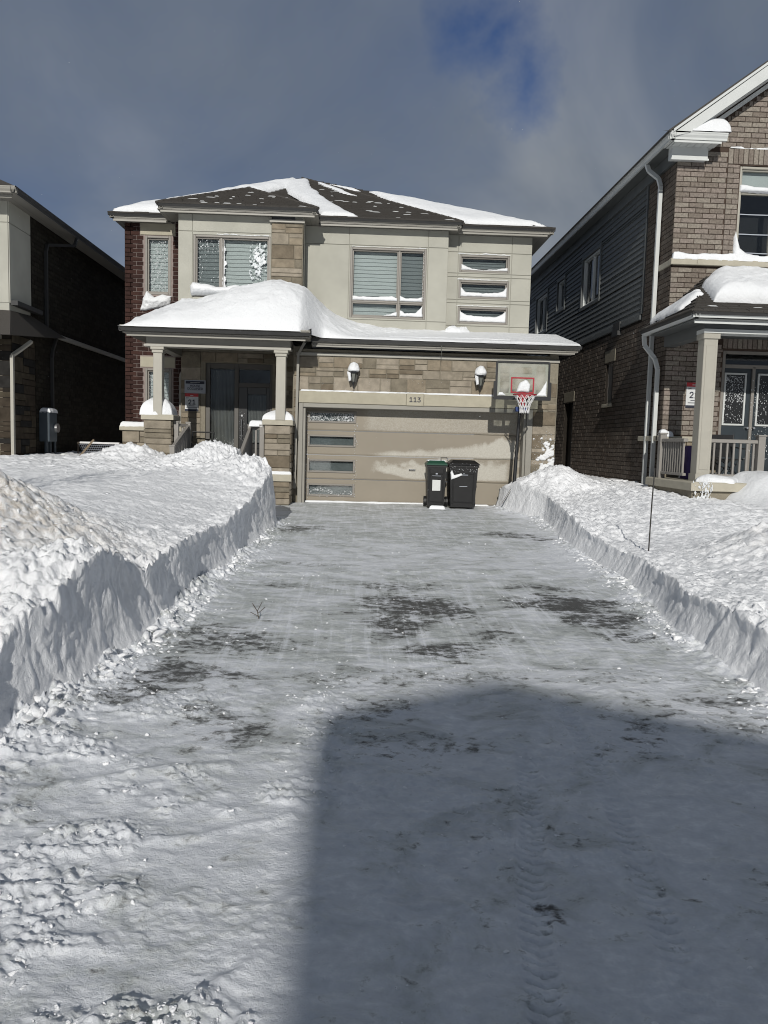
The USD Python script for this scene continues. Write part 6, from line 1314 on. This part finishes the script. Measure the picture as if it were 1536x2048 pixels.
for k in range(12):
    f_ = k / 12; nm.tube([(n0 + .1 * f_, ny + .6 * f_, nz - (nz - .52) * f_), (n1 - .1 * f_, ny + .6 * f_, nz - (nz - .52) * f_)], .004, 4)
t.part('netting', nm, M['signgrey'])
t = Thing('sports_gear', 'white and red padded sports gear lying in the snow by the hockey net', 'sports gear', (-6.05, 16.6, .8))
def pad(c_, s, rot, m_, nm_):
    v = trimesh.creation.icosphere(subdivisions=2).vertices; v = np.sign(v) * np.abs(v) ** .7 * s; f_ = trimesh.creation.icosphere(subdivisions=2).faces; R_ = trimesh.transformations.rotation_matrix(rot, [.2, 1, .3])[:3, :3]; t.part(nm_, (v @ R_.T + c_, f_), m_, smooth=True)
pad((-6.1, 16.6, .80), [.22, .10, .09], .35, M['paper'], 'pad'); pad((-5.80, 16.65, .80), [.10, .09, .11], -.2, M['paper'], 'pad'); pad((-6.24, 16.55, .83), [.07, .07, .05], .2, M['maroon'], 'glove'); pad((-5.92, 16.55, .80), [.05, .06, .07], .5, M['maroon'], 'glove')
t = Thing('hockey_stick', 'wooden shaft leaning up out of the snow beside the sports gear', 'hockey stick', (-6.0, 16.5, .75)); t.part('shaft', MB().bar((-5.99, 16.5, .72), (-5.66, 16.75, 1.22), .045, .03), M['wood'])
# driveway stake, twig, icicle, pebble
zb = float(top_right(np.array([3.47]), np.array([8.95]), np.array([.40]))[0][0])
t = Thing('driveway_stake', 'thin dark driveway marker stake standing in the right snow bank', 'stake', (3.47, 8.95, zb)); t.part('rod', MB().tube([(3.47, 8.95, zb - .25), (3.478, 8.95, zb + .55), (3.49, 8.95, zb + .98)], .0085), M['rodmat'])
t = Thing('twig', 'bare twig frozen upright in the driveway near the left bank', 'twig', (-.82, 6.6, float(zg(6.6)))); z_ = float(zg(6.6))
t.part('stem', MB().tube([(-.82, 6.6, z_ - .02), (-.84, 6.6, z_ + .08), (-.88, 6.58, z_ + .15)], .004, 5), M['bark'])
for a, b in (((-.835, 6.6, z_ + .06), (-.77, 6.58, z_ + .12)), ((-.84, 6.6, z_ + .08), (-.80, 6.62, z_ + .16)), ((-.82, 6.6, z_ + .03), (-.90, 6.6, z_ + .07))): t.part('branch', MB().tube([a, b], .003, 5), M['bark'])
single('icicle', MB().tube([(1.68, 16.21, 3.36), (1.68, 16.21, 3.26), (1.68, 16.21, 3.14)], [.012, .009, .002], 6), M['lampglass'], 'single icicle hanging from the garage gutter', 'icicle')
# bare street tree outside the frame at the left: its shadow falls on the left bank
t = Thing('bare_tree', 'bare young street tree left of the view', 'tree', (-5.35, 5.6, .3))
rt_ = np.random.default_rng(12); tb = MB(); br = MB()
def grow(p, d_, L, r_, lv):
    d_ = d_ / np.linalg.norm(d_); pts = [p]; n_ = 4
    for k in range(n_): d_ = d_ + rt_.normal(0, .07, 3) + (0, 0, .02); d_ /= np.linalg.norm(d_); pts.append(pts[-1] + d_ * L / n_)
    (tb if lv == 0 else br).tube(pts, np.linspace(r_, r_ * .62, n_ + 1), 7 if lv < 2 else 4)
    if lv < 4:
        for k in range(5 if lv == 0 else (4 if lv < 3 else 3)):
            i = rt_.integers(2, n_ + 1); a = rt_.uniform(0, 6.28); s = rt_.uniform(.4, .8); grow(pts[i], d_ + s * np.array([math.cos(a), math.sin(a), .35]), L * rt_.uniform(.5, .72), r_ * .5, lv + 1)
grow(np.array([-5.35, 5.6, .1]), np.array([.02, 0, 1.0]), 1.7, .05, 0)
t.part('trunk', tb, M['bark']); t.part('crown', br, M['bark'])
# drifting snowflakes
rf_ = np.random.default_rng(31); n = 420; y = 3 + 13.5 * rf_.random(n) ** .7; x = (rf_.uniform(-.55, .55, n)) * y; z = .2 + rf_.random(n) ** 1.3 * 6.5
k = (x > -6.5); pos = np.c_[x, y, z][k]
single('snowflakes', clumps(pos, rf_.uniform(.0012, .0036, len(pos)), 4), M['fleck'], 'fine wind-blown snowflakes drifting through the air', 'snowflakes', kind='stuff')
